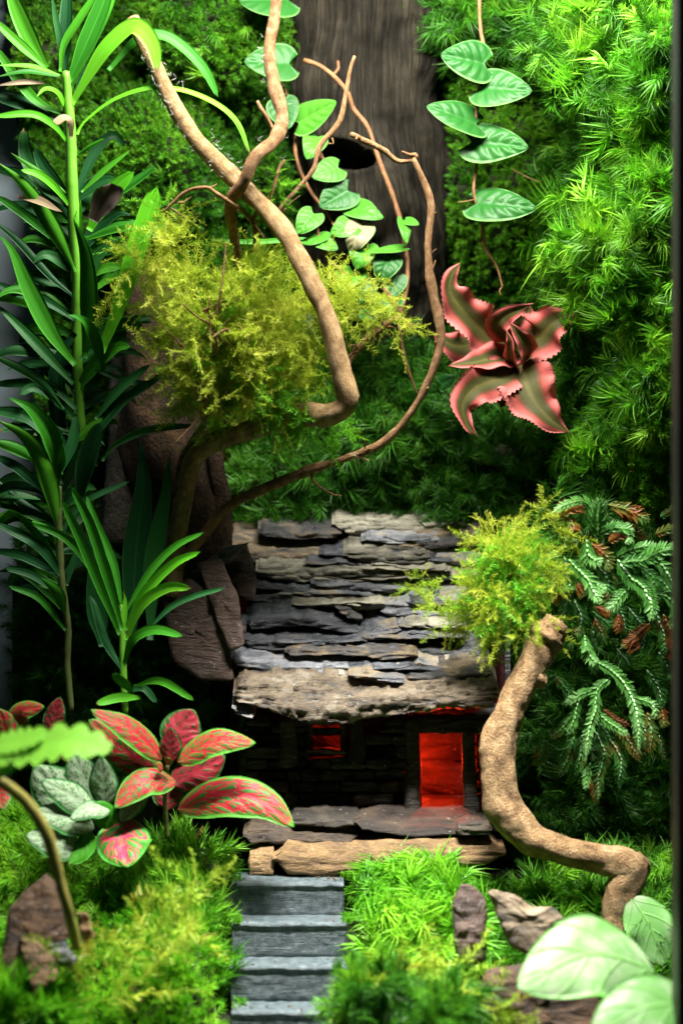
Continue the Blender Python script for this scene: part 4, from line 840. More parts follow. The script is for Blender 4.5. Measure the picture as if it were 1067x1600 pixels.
# frond: a long curved feather of moss at lower left
def frond(name, pts, ln, mat, label, step=2.4, cat='moss', wd=.15, parent=None, tilt=(0, -1, .2)):
    c = catmull([P(*q) for q in pts], max(12, int(sum(math.dist(a[:2], b[:2]) for a, b in zip(pts, pts[1:])) / step))); T = frames(c); m = MB(); n = len(c)
    F = np.array(tilt, float)
    tube([Vector(q) for q in c[::3]], [1.3 * PX, .7 * PX], max(8, n // 2), 5, .1, m=m)
    for i in range(n):
        t = i / (n - 1); S = np.cross(T[i], F); S /= np.linalg.norm(S) + 1e-9; N = np.cross(S, T[i])
        L = ln * PX * (.55 + .45 * math.sin(math.pi * min(1, t * .8 + .2))) * (1 if t < .8 else 1 - .6 * (t - .8) / .2) * random.uniform(.85, 1.1)
        for sg in (1, -1):
            d = T[i] * .85 + S * sg * .7 - N * .12 + rng.normal(0, .10, 3); d /= np.linalg.norm(d)
            w = np.cross(d, N); w /= np.linalg.norm(w) + 1e-9; b = c[i] + T[i] * PX * step * (.5 if sg > 0 else 0)
            q = [b, b + d * L * .45 + w * L * wd + N * L * .10, b + d * L - N * L * .10, b + d * L * .45 - w * L * wd + N * L * .10, b + d * L * .5 - N * L * .02]
            m.add(q, [(0, 1, 4), (1, 2, 4), (2, 3, 4), (3, 0, 4)], [[t, 0], [t, .5], [min(1, t + .25), 1], [t, .5], [t, .5]])
        if i % 2 == 0:   # short leaves lying along the midrib
            d = T[i] + N * .55 + rng.normal(0, .12, 3); d /= np.linalg.norm(d); b = c[i] + N * PX; w = S; L2 = L * .5
            m.add([b, b + d * L2 * .5 + w * L2 * wd * 1.3, b + d * L2, b + d * L2 * .5 - w * L2 * wd * 1.3], [(0, 1, 2, 3)], [[1, 0]] * 4)
    return m
FZ1 = lambda pts, c: [(820 + .2315 * a, 770 + .2315 * b, c - i * .25) for i, (a, b) in enumerate(pts)]
FZ2 = lambda pts, c: [(820 + .2315 * a, 1000 + .2315 * b, c - i * .2) for i, (a, b) in enumerate(pts)]
fern = thing('fern', 'drooping green and rusty spike-moss fern at the right of the roof', 'fern', P(960, 880, 3))
FR = [('fern', FZ1, p_, w) for p_, w in [
    ([(620, 450), (700, 560), (800, 650), (850, 760), (850, 850)], 15), ([(650, 470), (800, 450), (900, 400), (1050, 370)], 15), ([(860, 440), (930, 500), (1000, 630)], 13), ([(620, 430), (720, 380), (880, 350)], 11),
    ([(720, 620), (650, 690), (570, 790)], 12), ([(850, 690), (930, 690), (1000, 760), (1010, 930)], 11), ([(490, 290), (488, 170), (500, 50)], 17), ([(490, 280), (600, 235), (725, 250)], 12), ([(620, 240), (690, 270), (700, 340)], 9),
    ([(470, 150), (400, 60), (270, 80), (185, 140)], 9), ([(410, 310), (430, 420), (505, 470)], 14), ([(250, 420), (150, 460), (100, 560), (88, 690)], 13), ([(260, 430), (290, 560), (300, 650)], 15), ([(290, 450), (400, 560), (460, 660), (505, 735)], 13), ([(430, 560), (480, 610), (530, 655)], 11),
    ([(210, 460), (190, 560), (180, 640)], 11), ([(400, 960), (410, 1060)], 10)]]
FR += [('fern_brown', FZ1, p_, w) for p_, w in [
    ([(190, 240), (260, 130), (390, 85)], 16), ([(560, 80), (700, 120), (830, 185)], 14), ([(560, 330), (700, 260), (810, 295)], 12), ([(840, 880), (750, 960), (655, 1045)], 11), ([(930, 820), (980, 940), (995, 1070)], 11), ([(625, 820), (635, 935)], 9),
    ([(470, 850), (530, 980)], 10), ([(470, 770), (565, 810)], 10), ([(340, 600), (390, 690)], 9), ([(240, 640), (190, 740)], 10), ([(440, 340), (540, 420), (570, 520)], 12), ([(880, 280), (960, 250), (1030, 250)], 10), ([(300, 160), (330, 250)], 12), ([(660, 120), (720, 200)], 12)]]
FR += [('fern_dark', FZ1, p_, w) for p_, w in [
    ([(290, 680), (260, 820)], 13), ([(700, 780), (790, 890)], 11), ([(880, 800), (930, 950), (945, 1080)], 11), ([(820, 930), (790, 1070)], 12), ([(450, 800), (570, 890)], 12), ([(470, 450), (550, 580), (560, 700)], 13), ([(600, 560), (560, 680), (580, 760)], 12), ([(330, 720), (380, 850), (360, 960)], 13), ([(520, 700), (640, 800), (680, 930)], 12), ([(250, 300), (330, 350)], 12), ([(780, 500), (850, 560), (880, 640)], 10), ([(910, 165), (1030, 95)], 8), ([(450, 900), (480, 1040)], 12), ([(880, 560), (960, 640), (990, 740)], 11)]]
FR += [('fern', FZ2, p_, w) for p_, w in [
    ([(490, 150), (600, 220), (690, 330), (740, 450), (760, 560), (765, 745)], 12), ([(580, 250), (490, 330), (470, 470), (430, 620), (410, 800)], 11), ([(470, 330), (370, 370), (280, 430)], 9), ([(360, 390), (330, 530), (290, 635)], 9.5), ([(320, 500), (250, 590), (180, 660)], 9.5),
    ([(740, 390), (850, 430), (880, 515)], 9), ([(490, 490), (570, 560), (695, 640)], 9), ([(440, 830), (420, 900), (408, 1000)], 8), ([(420, 20), (430, 90), (470, 150)], 11)]]
FR += [('fern_dark', FZ2, p_, w) for p_, w in [
    ([(210, 230), (130, 290), (130, 420)], 12), ([(210, 250), (290, 360), (265, 440)], 11), ([(500, 560), (580, 680), (640, 800), (635, 1000)], 13), ([(330, 650), (290, 780), (240, 895)], 13), ([(130, 670), (80, 840)], 12), ([(380, 640), (370, 790), (340, 900)], 12), ([(900, 640), (945, 795)], 8), ([(700, 480), (800, 600), (810, 730)], 12), ([(480, 620), (530, 760), (500, 900), (490, 1080)], 12), ([(900, 80), (960, 180), (990, 260)], 11), ([(620, 60), (700, 160)], 12), ([(820, 200), (900, 330), (920, 450)], 12)]]
FR += [('fern_brown', FZ2, p_, w) for p_, w in [
    ([(620, 590), (700, 690), (770, 800)], 11), ([(530, 470), (610, 540), (695, 570)], 8), ([(820, 490), (850, 620), (840, 750)], 12), ([(445, 950), (465, 1040), (492, 1110)], 6), ([(930, 0), (1000, 120)], 11), ([(770, 20), (690, 60)], 10), ([(920, 440), (940, 580)], 10)]]
for k, (mt, fz_, p_, w) in enumerate(FR):
    c0 = {'fern': -.4, 'fern_brown': .5, 'fern_dark': .8}[mt] + random.uniform(-.3, .3)
    part('frond', frond('frond', fz_(p_, c0), w * 1.5, M[mt], None, 3.2), M[mt], fern)

# ------------------------------------------------------------------ strap-leaved plants at left
def strap_leaf(parent, pts, w, c0, c1, mat='strap', prof=prof_strap, fold=None, facing=None, curl=0, n=None):
    k = len(pts); path = [P(x, y, c0 + (c1 - c0) * i / (k - 1)) for i, (x, y) in enumerate(pts)]
    fc = facing or (random.gauss(0, .15), -1, .22 + random.gauss(0, .12))
    m = leaf(path, w * .54 * PX, fc, n or 20, 7, random.choice([.25, .35, -.2]) if fold is None else fold, prof, curl=curl)
    return part('leaf', m, M[mat], parent)
A = thing('strap_leaf_plant', 'tall strap-leaved plant with bright green stem at the upper left', 'plant', P(128, 740, 2), 'strap-leaved plants at the left')
part('stem', tube([P(135, 760, 2), P(125, 640, 1.6), P(121, 540, 1.3), P(122, 440, 1), P(117, 360, .8), P(113, 290, .6), P(111, 220, .5), P(107, 160, .4), P(103, 112, .3)], [7 * PX, 8 * PX, 8 * PX, 9 * PX, 10 * PX, 10 * PX, 9.5 * PX, 9 * PX, 6 * PX], 70, 14, .05, 200, 3), M['stem_green'], A)
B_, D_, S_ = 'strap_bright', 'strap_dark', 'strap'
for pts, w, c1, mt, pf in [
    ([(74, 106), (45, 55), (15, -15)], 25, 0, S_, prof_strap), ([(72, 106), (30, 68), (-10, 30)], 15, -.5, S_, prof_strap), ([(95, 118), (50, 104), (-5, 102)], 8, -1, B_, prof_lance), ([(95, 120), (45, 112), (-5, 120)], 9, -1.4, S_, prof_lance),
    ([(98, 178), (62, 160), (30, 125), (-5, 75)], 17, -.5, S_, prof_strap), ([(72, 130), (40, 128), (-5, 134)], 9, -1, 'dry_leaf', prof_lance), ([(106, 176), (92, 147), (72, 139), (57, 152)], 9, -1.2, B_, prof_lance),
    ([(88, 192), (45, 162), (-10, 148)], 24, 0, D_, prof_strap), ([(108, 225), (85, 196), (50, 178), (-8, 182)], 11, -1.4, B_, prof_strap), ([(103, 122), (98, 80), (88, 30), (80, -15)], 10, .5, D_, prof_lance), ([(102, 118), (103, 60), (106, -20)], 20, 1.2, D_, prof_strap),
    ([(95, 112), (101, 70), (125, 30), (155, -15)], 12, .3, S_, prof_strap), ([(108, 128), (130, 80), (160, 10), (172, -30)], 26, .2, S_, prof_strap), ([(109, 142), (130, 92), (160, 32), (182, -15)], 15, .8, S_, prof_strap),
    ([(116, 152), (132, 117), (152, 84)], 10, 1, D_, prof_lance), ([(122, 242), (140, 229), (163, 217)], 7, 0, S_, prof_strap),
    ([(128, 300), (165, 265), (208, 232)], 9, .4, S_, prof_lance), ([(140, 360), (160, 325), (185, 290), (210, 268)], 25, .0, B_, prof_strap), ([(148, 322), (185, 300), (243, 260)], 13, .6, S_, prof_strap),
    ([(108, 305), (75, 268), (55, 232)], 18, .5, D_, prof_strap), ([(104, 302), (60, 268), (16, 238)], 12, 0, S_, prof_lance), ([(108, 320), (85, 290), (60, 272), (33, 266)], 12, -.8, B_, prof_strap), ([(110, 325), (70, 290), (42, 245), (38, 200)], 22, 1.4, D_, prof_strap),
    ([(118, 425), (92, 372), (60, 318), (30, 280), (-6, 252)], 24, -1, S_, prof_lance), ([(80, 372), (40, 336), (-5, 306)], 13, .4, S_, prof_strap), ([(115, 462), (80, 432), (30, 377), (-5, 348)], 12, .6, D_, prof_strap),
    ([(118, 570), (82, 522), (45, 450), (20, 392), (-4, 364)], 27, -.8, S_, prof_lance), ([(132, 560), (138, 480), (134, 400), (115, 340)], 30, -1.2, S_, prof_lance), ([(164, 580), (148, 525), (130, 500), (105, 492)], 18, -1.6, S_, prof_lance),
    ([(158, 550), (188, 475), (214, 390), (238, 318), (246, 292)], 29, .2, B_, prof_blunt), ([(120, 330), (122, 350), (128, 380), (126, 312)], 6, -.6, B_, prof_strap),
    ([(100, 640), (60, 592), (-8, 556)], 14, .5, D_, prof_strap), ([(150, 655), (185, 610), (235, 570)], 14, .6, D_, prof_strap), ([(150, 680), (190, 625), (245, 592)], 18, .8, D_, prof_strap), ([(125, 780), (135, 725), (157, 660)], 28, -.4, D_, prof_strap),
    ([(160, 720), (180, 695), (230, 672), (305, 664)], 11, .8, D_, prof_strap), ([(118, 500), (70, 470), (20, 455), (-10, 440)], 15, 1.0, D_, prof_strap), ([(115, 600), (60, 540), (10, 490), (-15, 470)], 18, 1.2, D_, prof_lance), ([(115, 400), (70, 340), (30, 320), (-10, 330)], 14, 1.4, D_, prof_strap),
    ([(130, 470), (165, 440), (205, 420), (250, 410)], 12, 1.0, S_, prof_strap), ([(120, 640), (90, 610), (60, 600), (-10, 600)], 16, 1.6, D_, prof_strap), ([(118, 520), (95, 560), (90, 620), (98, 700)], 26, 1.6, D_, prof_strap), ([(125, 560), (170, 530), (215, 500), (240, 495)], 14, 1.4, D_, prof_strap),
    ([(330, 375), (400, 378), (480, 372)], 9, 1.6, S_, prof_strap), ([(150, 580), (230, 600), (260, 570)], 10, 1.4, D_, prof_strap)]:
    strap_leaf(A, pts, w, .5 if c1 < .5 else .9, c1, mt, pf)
strap_leaf(A, [(113, 162), (140, 116), (166, 76), (200, 44), (220, 44), (240, 72), (247, 112)], 27, .3, -1.6, B_, prof_strap, .1, (-.3, -1, .35), n=30)
strap_leaf(A, [(121, 210), (132, 190), (172, 158), (215, 140), (250, 136), (292, 141), (340, 162), (372, 192), (391, 242)], 11, .6, .9, B_, prof_strap, -.2, (0, -.7, .7), n=34)
strap_leaf(A, [(170, 110), (215, 62), (255, 55), (292, 78), (322, 112), (341, 152)], 17, 1.4, 1.8, S_, prof_strap, .2, n=28)
strap_leaf(A, [(112, 215), (110, 190), (100, 184), (86, 194)], 13, -.4, -1.2, 'dry_leaf', prof_blunt, .1, (0, -1, .6))
strap_leaf(A, [(146, 345), (160, 318), (172, 300), (174, 286)], 36, -.8, -1.4, 'dry_grey', prof_blunt, .35, (.2, -1, .1))
strap_leaf(A, [(28, 308), (60, 312), (98, 332)], 14, -.2, -.4, 'dry_leaf', prof_lance, .2)
def whorl(parent, cx, y0, y1, n, seed, smin=70, smax=150, mats=('strap_dark', 'strap_dark', 'strap')):
    r_ = random.Random(seed)
    for k in range(n):
        y_ = y0 + (y1 - y0) * (k + r_.random()) / n; sd = -1 if r_.random() < .62 else 1; L = r_.uniform(smin, smax); up = r_.uniform(.1, 1.1); dx = sd * L * math.cos(up * .9); dy = -L * math.sin(up * .9)
        c1 = r_.uniform(.2, 3.2); sag = r_.uniform(.0, .25) * L
        strap_leaf(parent, [(cx, y_), (cx + dx * .4, y_ + dy * .55 - sag * .3), (cx + dx * .75, y_ + dy * .85 - sag * .1), (cx + dx, y_ + dy + sag)], r_.uniform(15, 24), 1.4, c1, r_.choice(mats), r_.choice([prof_strap, prof_lance]))
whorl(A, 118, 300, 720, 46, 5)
C2 = thing('strap_leaf_plant', 'darker strap-leaved plant with a thin knotted stem at the left edge', 'plant', P(108, 1100, 1), 'strap-leaved plants at the left')
part('stem', tube([P(112, 1110, .5), P(106, 1040, .5), P(107, 980, .5), P(98, 920, .4), P(93, 840, .4), P(92, 760, .3)], [5 * PX, 5.5 * PX, 5.5 * PX, 6 * PX, 6 * PX, 5 * PX], 50, 12, .12, 260, 3), M['stem_dull'], C2)
for pts, w, c1, mt, pf in [
    ([(92, 752), (84, 690), (52, 642), (12, 620)], 27, -1.4, S_, prof_lance), ([(94, 830), (72, 735), (40, 682), (-6, 655)], 27, -1, S_, prof_lance), ([(60, 722), (30, 702), (-6, 690)], 18, -.6, S_, prof_strap), ([(70, 768), (30, 732), (-6, 712)], 15, 0, D_, prof_strap),
    ([(94, 742), (98, 715), (99, 695)], 12, -.6, S_, prof_lance), ([(103, 985), (62, 935), (14, 916)], 10, -.6, S_, prof_strap), ([(99, 930), (50, 898), (8, 888)], 12, -.2, D_, prof_strap), ([(96, 900), (60, 852), (-5, 818)], 16, -.4, D_, prof_strap),
    ([(102, 960), (90, 925), (64, 902)], 18, -1, S_, prof_lance), ([(92, 880), (62, 838), (30, 805), (10, 795)], 13, -.8, S_, prof_lance), ([(105, 915), (112, 885), (128, 850)], 10, .4, D_, prof_strap), ([(88, 848), (76, 828), (50, 815)], 12, -.8, S_, prof_strap),
    ([(92, 800), (60, 770), (20, 760), (-10, 770)], 16, .4, D_, prof_strap), ([(92, 850), (110, 810), (140, 780), (203, 752)], 10, .6, D_, prof_strap), ([(92, 820), (40, 790), (-10, 745)], 16, .8, D_, prof_lance), ([(95, 900), (40, 870), (-10, 860)], 14, .9, D_, prof_strap), ([(95, 740), (115, 690), (120, 650)], 16, .8, D_, prof_strap),
    ([(90, 700), (50, 655), (-10, 640)], 20, .9, D_, prof_strap)]:
    strap_leaf(C2, pts, w, .3, c1, mt, pf)
whorl(C2, 97, 720, 960, 24, 9, 60, 130)
B2 = thing('strap_leaf_plant', 'small strap-leaved plant in front of the brown gable slabs', 'plant', P(195, 1110, -1), 'strap-leaved plants at the left')
part('stem', tube([P(196, 1115, -1), P(193, 1040, -1), P(192, 990, -1), P(190, 945, -1)], [5 * PX, 5.5 * PX, 5.5 * PX, 4 * PX], 30, 12, .06, 200, 3), M['stem_green'], B2)
for pts, w, c1, mt, pf in [
    ([(188, 992), (158, 918), (128, 845), (96, 780)], 15, -2.4, S_, prof_strap), ([(192, 985), (168, 900), (140, 815), (111, 760)], 15, -2, S_, prof_strap), ([(186, 975), (150, 895), (105, 842), (52, 818)], 13, -1.6, S_, prof_strap), ([(192, 955), (178, 880), (150, 815), (135, 775)], 12, -.4, S_, prof_strap),
    ([(195, 958), (235, 893), (275, 853), (319, 832)], 11, -1.4, S_, prof_strap), ([(197, 985), (222, 932), (270, 882), (314, 862)], 14, -2.2, B_, prof_strap), ([(198, 1000), (222, 945), (262, 918), (300, 919)], 15, -2.6, B_, prof_strap), ([(230, 985), (268, 948), (308, 930), (352, 919)], 9, -1.2, D_, prof_strap),
    ([(194, 1040), (208, 1000), (242, 984), (286, 994)], 15, -2.8, S_, prof_strap), ([(210, 1072), (252, 1064), (304, 1094)], 11, -2.6, S_, prof_strap), ([(208, 1085), (195, 1070), (177, 1053)], 15, -2.6, S_, prof_strap), ([(220, 1090), (185, 1090), (150, 1100)], 14, -2.8, S_, prof_strap),
    ([(194, 1050), (165, 1000), (150, 950), (140, 930)], 13, -.6, D_, prof_strap), ([(200, 1080), (225, 1075), (245, 1098)], 11, -1.4, D_, prof_strap), ([(192, 990), (196, 940), (193, 925)], 9, -1.2, B_, prof_lance)]:
    strap_leaf(B2, pts, w, -1.1, c1, mt, pf)
D2 = thing('broad_leaf_plant', 'two upright dark blue green leaves behind the small strap plant', 'plant', P(225, 1010, 2))
for pts, w in [([(205, 1000), (213, 860), (224, 760), (219, 683)], 40), ([(235, 1000), (240, 880), (258, 780), (266, 705)], 28), ([(160, 1010), (150, 940), (140, 880)], 30)]:
    strap_leaf(D2, pts, w, 1.5, 1.2, D_, prof_lance, .15)

# ------------------------------------------------------------------ vines
def bull(t, v):
    return .15 * np.abs(np.sin(np.pi * 5 * (t - .31 * abs(v)))) ** .7 * (min(1, abs(v) * 4)) * (1 - abs(v) ** 4) * np.clip(np.sin(np.pi * t), 0, 1) ** .5
def heart_leaf(parent, base, tip, hw, c0=0, c1=0, mat='vine_leaf', facing=(0, -1, .35), cord=.22, bl=1.0, sag=0.0, fold=.08):
    tip = (base[0] + (tip[0] - base[0]) * .93, base[1] + (tip[1] - base[1]) * .93)
    mid = ((base[0] + tip[0]) / 2, (base[1] + tip[1]) / 2 - sag)
    facing = (facing[0] + random.gauss(0, .15), facing[1], facing[2] + random.gauss(0, .12)); hw *= random.uniform(.9, 1.06); bl *= random.uniform(.7, 1.4)
    return part('leaf', leaf([P(*base, c0), P(*mid, (c0 + c1) / 2 - random.uniform(-.1, .35)), P(*tip, c1 + random.uniform(-.2, .3))], hw * 1.34 * PX, facing, 32, 17, fold + random.uniform(-.1, .14), prof_heart, cord, lambda t, v: bull(t, v) * bl, thick=.00025), M[mat], parent)
V1 = thing('hanging_vine', 'hanging vine with five puckered heart-shaped leaves before the right wall', 'vine', P(760, 440, 6.5))
part('stem', tube([P(748, -30, 6.5), P(750, 40, 6.5), P(757, 85, 6.2), P(751, 115, 6), P(748, 150, 6), P(742, 200, 6), P(744, 260, 6), P(740, 300, 6), P(752, 345, 6), P(756, 385, 6.2), P(775, 415, 6.3), P(785, 450, 6.4)], [3 * PX, 3.2 * PX, 3.4 * PX, 3 * PX, 3.2 * PX, 3.4 * PX, 3 * PX, 2.6 * PX, 2.8 * PX, 2.2 * PX, 1.6 * PX], 120, 9, .2, 300, 2), M['vine_stem'], V1)
for b, tp, hw, fc in [((756, 100), (683, 84), 29, (.1, -1, .5)), ((752, 138), (837, 143), 30, (-.15, -1, .35)), ((743, 194), (660, 164), 30, (.1, -1, .45)), ((736, 222), (832, 232), 30, (.05, -1, .3)), ((745, 318), (845, 326), 31, (0, -1, .55))]:
    heart_leaf(V1, b, tp, hw, 5.8, 5.0, 'vine_leaf', fc, .2)
    part('petiole', tube([P(748, b[1] + 6, 6), P(b[0] + (4 if tp[0] > b[0] else -4), b[1] + 2, 5.8)], [1.6 * PX, 1.4 * PX], 8, 6, .1), M['vine_stem'], V1)
for pts in [[(740, 312, 6), (725, 315, 5.8), (715, 316, 5.8)], [(755, 352, 6), (760, 380, 5.8)], [(784, 448, 6.4), (780, 455, 6.3), (783, 462, 6.3)], [(800, 265, 7), (830, 280, 7), (842, 284, 7)]]:
    part('rootlet', tube([P(*q) for q in pts], [1.3 * PX, .7 * PX], 12, 5, .2, 300), M['vine_stem'], V1)
V2 = thing('climbing_vine', 'climbing vine with many small light green leaves on the grey stump', 'vine', P(560, 500, 8))
for pts, r in [([(440, 130, 8.6), (465, 185, 8.4), (490, 220, 8.2), (512, 265, 8), (535, 310, 8), (550, 345, 7.8)], 3.4), ([(463, 190, 8.6), (462, 240, 8.4), (480, 290, 8.2), (515, 340, 8), (530, 370, 7.8)], 3.2), ([(475, 94, 8.4), (505, 106, 8.2), (540, 140, 8.2), (552, 170, 8.4), (575, 200, 8.2), (592, 250, 8), (618, 320, 8), (632, 380, 7.8), (636, 440, 7.6), (622, 490, 7), (575, 530, 6)], 4.2),
               ([(528, 95, 8.2), (528, 108, 8.2), (520, 118, 8.2)], 2.6), ([(495, 355, 7.5), (505, 395, 7.2), (540, 430, 7)], 3)]:
    part('stem', tube([P(*q) for q in pts], [r * PX * 1.0, r * PX, r * PX * .8], 60, 8, .18, 300, 2), M['vine_stem'], V2)
for b, tp, hw, mt, fc in [((467, 192), (530, 156), 21, 'ficus_leaf', (.1, -1, .4)), ((495, 214), (478, 252), 17, 'ficus_leaf', (0, -1, .3)), ((528, 262), (484, 278), 19, 'ficus_leaf', (.1, -1, .3)), ((544, 298), (496, 326), 22, 'vine_leaf', (.1, -1, .3)), ((550, 322), (603, 342), 19, 'ficus_leaf', (0, -1, .5)),
        ((490, 334), (462, 368), 16, 'ficus_leaf', (.2, -1, .5)), ((498, 372), (530, 392), 15, 'ficus_leaf', (0, -1, .9)), ((500, 368), (478, 384), 14, 'ficus_leaf', (0, -.8, 1)), ((552, 352), (514, 366), 18, 'ficus_leaf', (0, -1, .3)), ((565, 352), (545, 398), 20, 'pale_leaf', (0, -1, .3)), ((570, 384), (556, 424), 18, 'ficus_leaf', (0, -1, .5)),
        ((628, 388), (574, 396), 11, 'ficus_leaf', (0, -.7, .9)), ((630, 345), (636, 384), 10, 'ficus_leaf', (.5, -1, .2)), ((634, 345), (656, 352), 8, 'ficus_leaf', (0, -.8, .7)), ((456, 372), (488, 384), 7, 'ficus_leaf', (0, -.7, .9)), ((552, 426), (524, 458), 19, 'ficus_leaf', (.1, -1, .5)), ((575, 430), (562, 478), 18, 'vine_leaf', (.2, -1, .2)), ((608, 402), (590, 445), 20, 'vine_leaf', (0, -1, .1)),
        ((618, 432), (608, 470), 16, 'vine_leaf', (0, -1, .1)), ((610, 462), (588, 498), 20, 'vine_leaf', (0, -1, .1)), ((440, 160), (452, 205), 20, 'vine_leaf', (0, -1, .1)), ((452, 100), (376, 96), 29, 'vine_leaf', (0, -1, .4)), ((450, 0), (368, 2), 30, 'vine_leaf', (0, -1, .5)), ((690, 600), (712, 588), 13, 'vine_leaf', (0, -1, .3)), ((590, 480), (560, 500), 15, 'vine_leaf', (0, -1, .2))]:
    c0 = 7.4 if b[1] > 330 else 8.0
    heart_leaf(V2, b, tp, hw, c0, c0 - .6, mt, fc, .2, .6)

# ------------------------------------------------------------------ pink bromeliad
K = lambda pts, cs: [P(670 + .2156 * a, 400 + .2156 * b, c) for (a, b), c in zip(pts, cs)]
cr = thing('bromeliad', 'pink edged olive star-shaped bromeliad with toothed wavy leaves', 'plant', P(805, 570, 7))
def cleaf(pts, cs, hw, facing=(0, -1, .2), facing2=None, fold=.25, wave=.28, wf=3.2, cu=0.):
    m = leaf(K(pts, cs), hw * .2156 * PX * 1.2, facing, 72, 15, fold, prof_crypt, 0, None, wave, wf, .11, facing2, .0005, cu)
    return part('leaf', m, M['crypt'], cr)
def prof_crypt(t): return (.62 + .38 * ss(0, .3, t)) * np.clip(1 - np.clip((t - .25) / .75, 0, 1) ** 1.9, 0.02, 1)
cleaf([(540, 640), (400, 560), (260, 420), (150, 260), (160, 140), (225, 50)], [6.6, 5.6, 4.6, 4.2, 4.2, 4.4], 150, (.35, -1, .25), (.5, -1, 0), .22)
cleaf([(640, 640), (560, 560), (500, 500), (560, 430), (640, 390), (755, 343)], [6.2, 5.0, 4.2, 3.8, 3.6, 3.6], 90, (-.6, -1, .2), (-.2, -1, -.5), .3, .1)
cleaf([(680, 640), (800, 590), (900, 490), (1060, 392)], [6.8, 5.8, 5.2, 5.2], 165, (-.2, -1, .2), (-.1, -1, .3), .25)
cleaf([(520, 650), (330, 650), (180, 650), (30, 560)], [7.0, 6.4, 6, 5.8], 150, (.2, -1, .1), None, .2)
cleaf([(640, 720), (480, 740), (310, 780), (140, 798)], [6.0, 5.0, 4.2, 3.8], 105, (.1, -1, .5), (.1, -.7, .8), .3, .12)
cleaf([(680, 760), (520, 880), (330, 960), (240, 1080), (270, 1220), (350, 1308)], [5.8, 4.6, 3.8, 3.4, 3.3, 3.4], 135, (.1, -.9, .6), (.5, -1, .1), .2)
cleaf([(690, 740), (690, 880), (760, 1050), (880, 1190), (1012, 1280)], [5.8, 4.8, 4.0, 3.6, 3.6], 178, (-.2, -1, .45), (0, -1, .3), .2)
cleaf([(690, 760), (700, 660), (640, 560), (580, 480)], [5.4, 4.4, 3.8, 3.6], 75, (.6, -1, .1), (.3, -1, -.2), .35, .1)
cleaf([(640, 820), (600, 720), (590, 620), (560, 540)], [5.4, 4.4, 3.9, 3.9], 55, (-.7, -1, .1), None, .4, .1)
cleaf([(640, 560), (680, 470), (740, 365)], [7.4, 7.0, 6.8], 105, (0, -1, 0), None, .2, .15)
cleaf([(620, 900), (560, 980), (520, 1100)], [6.6, 6.2, 6.0], 110, (0, -1, .3), None, .2, .15)
part('stem', tube([P(805, 570, 9), P(808, 560, 6.2)], [6 * PX, 5 * PX], 10, 10, .05), M['stem_dull'], cr)

# ------------------------------------------------------------------ nerve plants
Z5 = lambda x, y: (.4405 * x, 1080 + .4405 * y)
def pill(t, v): return .10 * np.abs(np.sin(np.pi * 5 * (t - .375 * abs(v)))) ** .8 * min(1, abs(v) * 3) * (1 - abs(v) ** 4) * np.clip(np.sin(np.pi * t), 0, 1) ** .6
def fit(parent, pts, hw, c0, c1, mat, facing=(0, -1, .5), curl=.12, fold=-.02):
    pp = [P(*Z5(*q), c0 + (c1 - c0) * i / (len(pts) - 1)) for i, q in enumerate(pts)]
    return part('leaf', leaf(pp, hw * .52 * PX, facing, 30, 15, fold, prof_ovate, 0, pill, .06, 2, 0, None, .0003, curl), M[mat], parent)
F1 = thing('nerve_plant', 'red leaved nerve plant with green margins left of the house', 'plant', P(262, 1300, -3), 'nerve plants at the lower left')
part('stem', tube([P(262, 1310, -2.6), P(258, 1250, -2.8), P(262, 1197, -3.2)], [4 * PX, 4 * PX, 3.5 * PX], 20, 8, .1), M['stem_dull'], F1)
for pts, hw, c0, c1, mt, fc in [
    ([(575, 245), (470, 140), (322, 65)], 45, -3.4, -4.2, 'fit_red', (.2, -1, .9)), ([(550, 285), (430, 200), (315, 100)], 62, -3.0, -3.0, 'fit_red', (.1, -1, .35)), ([(605, 252), (606, 190), (606, 128)], 34, -3.6, -3.8, 'fit_dark', (0, -1, .2)),
    ([(630, 252), (760, 178), (908, 185)], 48, -3.4, -4.2, 'fit_red', (-.1, -1, .8)), ([(635, 210), (650, 130), (690, 65)], 66, -2.6, -2.2, 'fit_dark', (0, -1, .1)), ([(625, 322), (510, 320), (408, 415)], 50, -3.4, -5.0, 'fit_red', (-.1, -1, .7)),
    ([(630, 420), (780, 370), (930, 390), (1044, 482)], 68, -2.8, -4.0, 'fit_red', (0, -1, .7)), ([(610, 330), (690, 290), (800, 230)], 60, -2.4, -2.2, 'fit_dark', (0, -1, .2)), ([(470, 455), (440, 530), (455, 625)], 82, -3.6, -5.6, 'fit_green', (-.1, -1, .6)),
    ([(580, 275), (555, 258)], 16, -3.8, -4.2, 'fit_red', (0, -1, .6)), ([(595, 262), (600, 236)], 14, -3.8, -4.2, 'fit_red', (0, -1, .4)), ([(600, 420), (600, 350), (640, 280)], 50, -2.2, -2.0, 'fit_dark', (0, -1, .1))]:
    fit(F1, pts, hw, c0, c1, mt, fc)
F2 = thing('nerve_plant', 'pale white-veined nerve plant beneath the blurred lime leaf', 'plant', P(160, 1310, -4), 'nerve plants at the lower left')
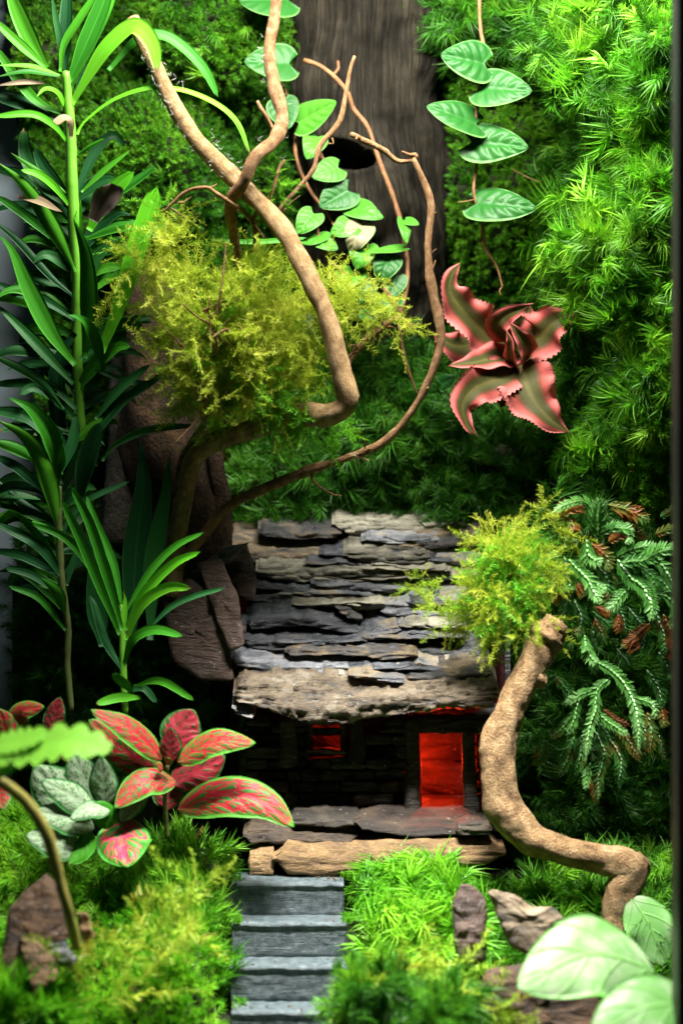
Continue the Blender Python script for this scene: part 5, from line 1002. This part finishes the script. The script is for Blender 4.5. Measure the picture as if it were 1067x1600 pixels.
for pts, hw, c0, c1, mt, fc in [
    ([(335, 425), (240, 365), (145, 318)], 46, -4.6, -5.2, 'fit_white', (.1, -1, .6)), ([(372, 410), (368, 320), (360, 230)], 44, -4.2, -4.6, 'fit_white', (0, -1, .4)), ([(320, 410), (200, 345), (120, 265)], 80, -3.8, -3.8, 'fit_white', (0, -1, .3)), ([(335, 490), (230, 445), (110, 432)], 50, -4.6, -5.4, 'fit_white', (.1, -1, .7)),
    ([(390, 425), (320, 418), (250, 455)], 32, -4.8, -5.8, 'fit_white', (.1, -1, .9)), ([(290, 570), (200, 535), (90, 510)], 52, -5.0, -5.6, 'fit_white', (.1, -1, .7)), ([(350, 410), (300, 310), (255, 205)], 56, -3.8, -3.6, 'fit_white', (0, -1, .3)), ([(385, 490), (370, 430), (335, 395)], 36, -4.6, -5, 'strap', (0, -1, .5)), ([(325, 500), (290, 565), (245, 615)], 32, -4.8, -5.6, 'strap', (0, -1, .6)),
    ([(520, 350), (470, 400), (430, 470)], 36, -3.2, -4, 'fit_white', (0, -1, .3))]:
    fit(F2, pts, hw, c0, c1, mt, fc)
F3 = thing('nerve_plant', 'crimson nerve plant partly cut by the left edge of the picture', 'plant', P(10, 1300, -3.5), 'nerve plants at the lower left')
for pts, hw, c0, c1, mt in [([(10, 250), (20, 130), (-10, 60)], 50, -3.6, -3.8, 'fit_red'), ([(60, 150), (75, 75), (160, 55)], 34, -3.4, -4, 'fit_red'), ([(180, 150), (200, 70), (215, 20)], 34, -3, -3, 'fit_dark'), ([(-20, 330), (0, 380), (15, 420)], 40, -4, -5, 'fit_red'), ([(250, 260), (235, 190), (240, 130)], 30, -3, -3, 'fit_dark')]:
    fit(F3, pts, hw, c0, c1, mt)

# ------------------------------------------------------------------ blurred foreground leaves
L1 = thing('lime_fern_sprig', 'blurred lime green lobed leaf on a bent tan stalk at left front', 'plant', P(125, 1470, -14))
def scal(t): return prof_strap(t) * (.5 + .5 * np.abs(np.sin(np.pi * t * 7.5)) ** .7)
part('leaf', leaf([P(-40, 1185, -18), P(40, 1172, -18), P(110, 1160, -18.2), P(174, 1172, -18.6)], 38 * PX, (0, -.75, 1), 60, 11, .1, scal, thick=.0004), M['lime_leaf'], L1)
part('leaf', leaf([P(-30, 1170, -17.6), P(30, 1158, -17.8), P(70, 1150, -18)], 26 * PX, (0, -.7, 1), 40, 9, .1, scal, thick=.0004), M['lime_leaf'], L1)
part('leaf', leaf([P(-20, 1210, -17.6), P(8, 1206, -17.8), P(24, 1202, -18)], 16 * PX, (0, -.7, 1), 30, 9, .1, scal, thick=.0004), M['lime_leaf'], L1)
M['stalk'] = mat_plain('stalk', (.40, .36, .09), .5, .35, 150, .4, .1)
part('stalk', tube([P(-30, 1205, -17), P(8, 1226, -17), P(40, 1252, -16.5), P(72, 1300, -16), P(92, 1370, -15.4), P(106, 1420, -15), P(120, 1480, -14)], [8 * PX, 8 * PX, 7.5 * PX, 8 * PX, 7.5 * PX, 7.5 * PX, 8 * PX], 60, 12, .1, 150, 3), M['stalk'], L1)
W = thing('caladium', 'pale white leaves with green veins blurred at the lower right corner', 'plant', P(960, 1610, -14))
for pts, hw, cs, fc in [([(1020, 1515), (920, 1492), (808, 1545)], 66, (-13.5, -15, -16), (0, -1, .9)), ([(985, 1402), (1016, 1450), (1034, 1510)], 36, (-4.6, -5.2, -5.6), (-.2, -1, .6)), ([(1100, 1575), (1010, 1575), (920, 1630)], 50, (-18, -19, -20), (.1, -1, 1.0))]:
    part('leaf', leaf([P(*q, c) for q, c in zip(pts, cs)], hw * PX, fc, 30, 15, .06, prof_ovate, .0, None, .08, 2, 0, None, .0004, .15), M['white_leaf'], W)
for a, b in [((1020, 1515, -13.5), (965, 1620, -13.5)), ((985, 1402, -4.6), (992, 1560, -5.5)), ((1098, 1575, -18), (1010, 1660, -17))]:
    part('petiole', tube([P(*a), P((a[0] + b[0]) / 2 + 6, (a[1] + b[1]) / 2, (a[2] + b[2]) / 2), P(*b)], [3 * PX] * 3, 16, 8, .05), M['stem_green'], W)
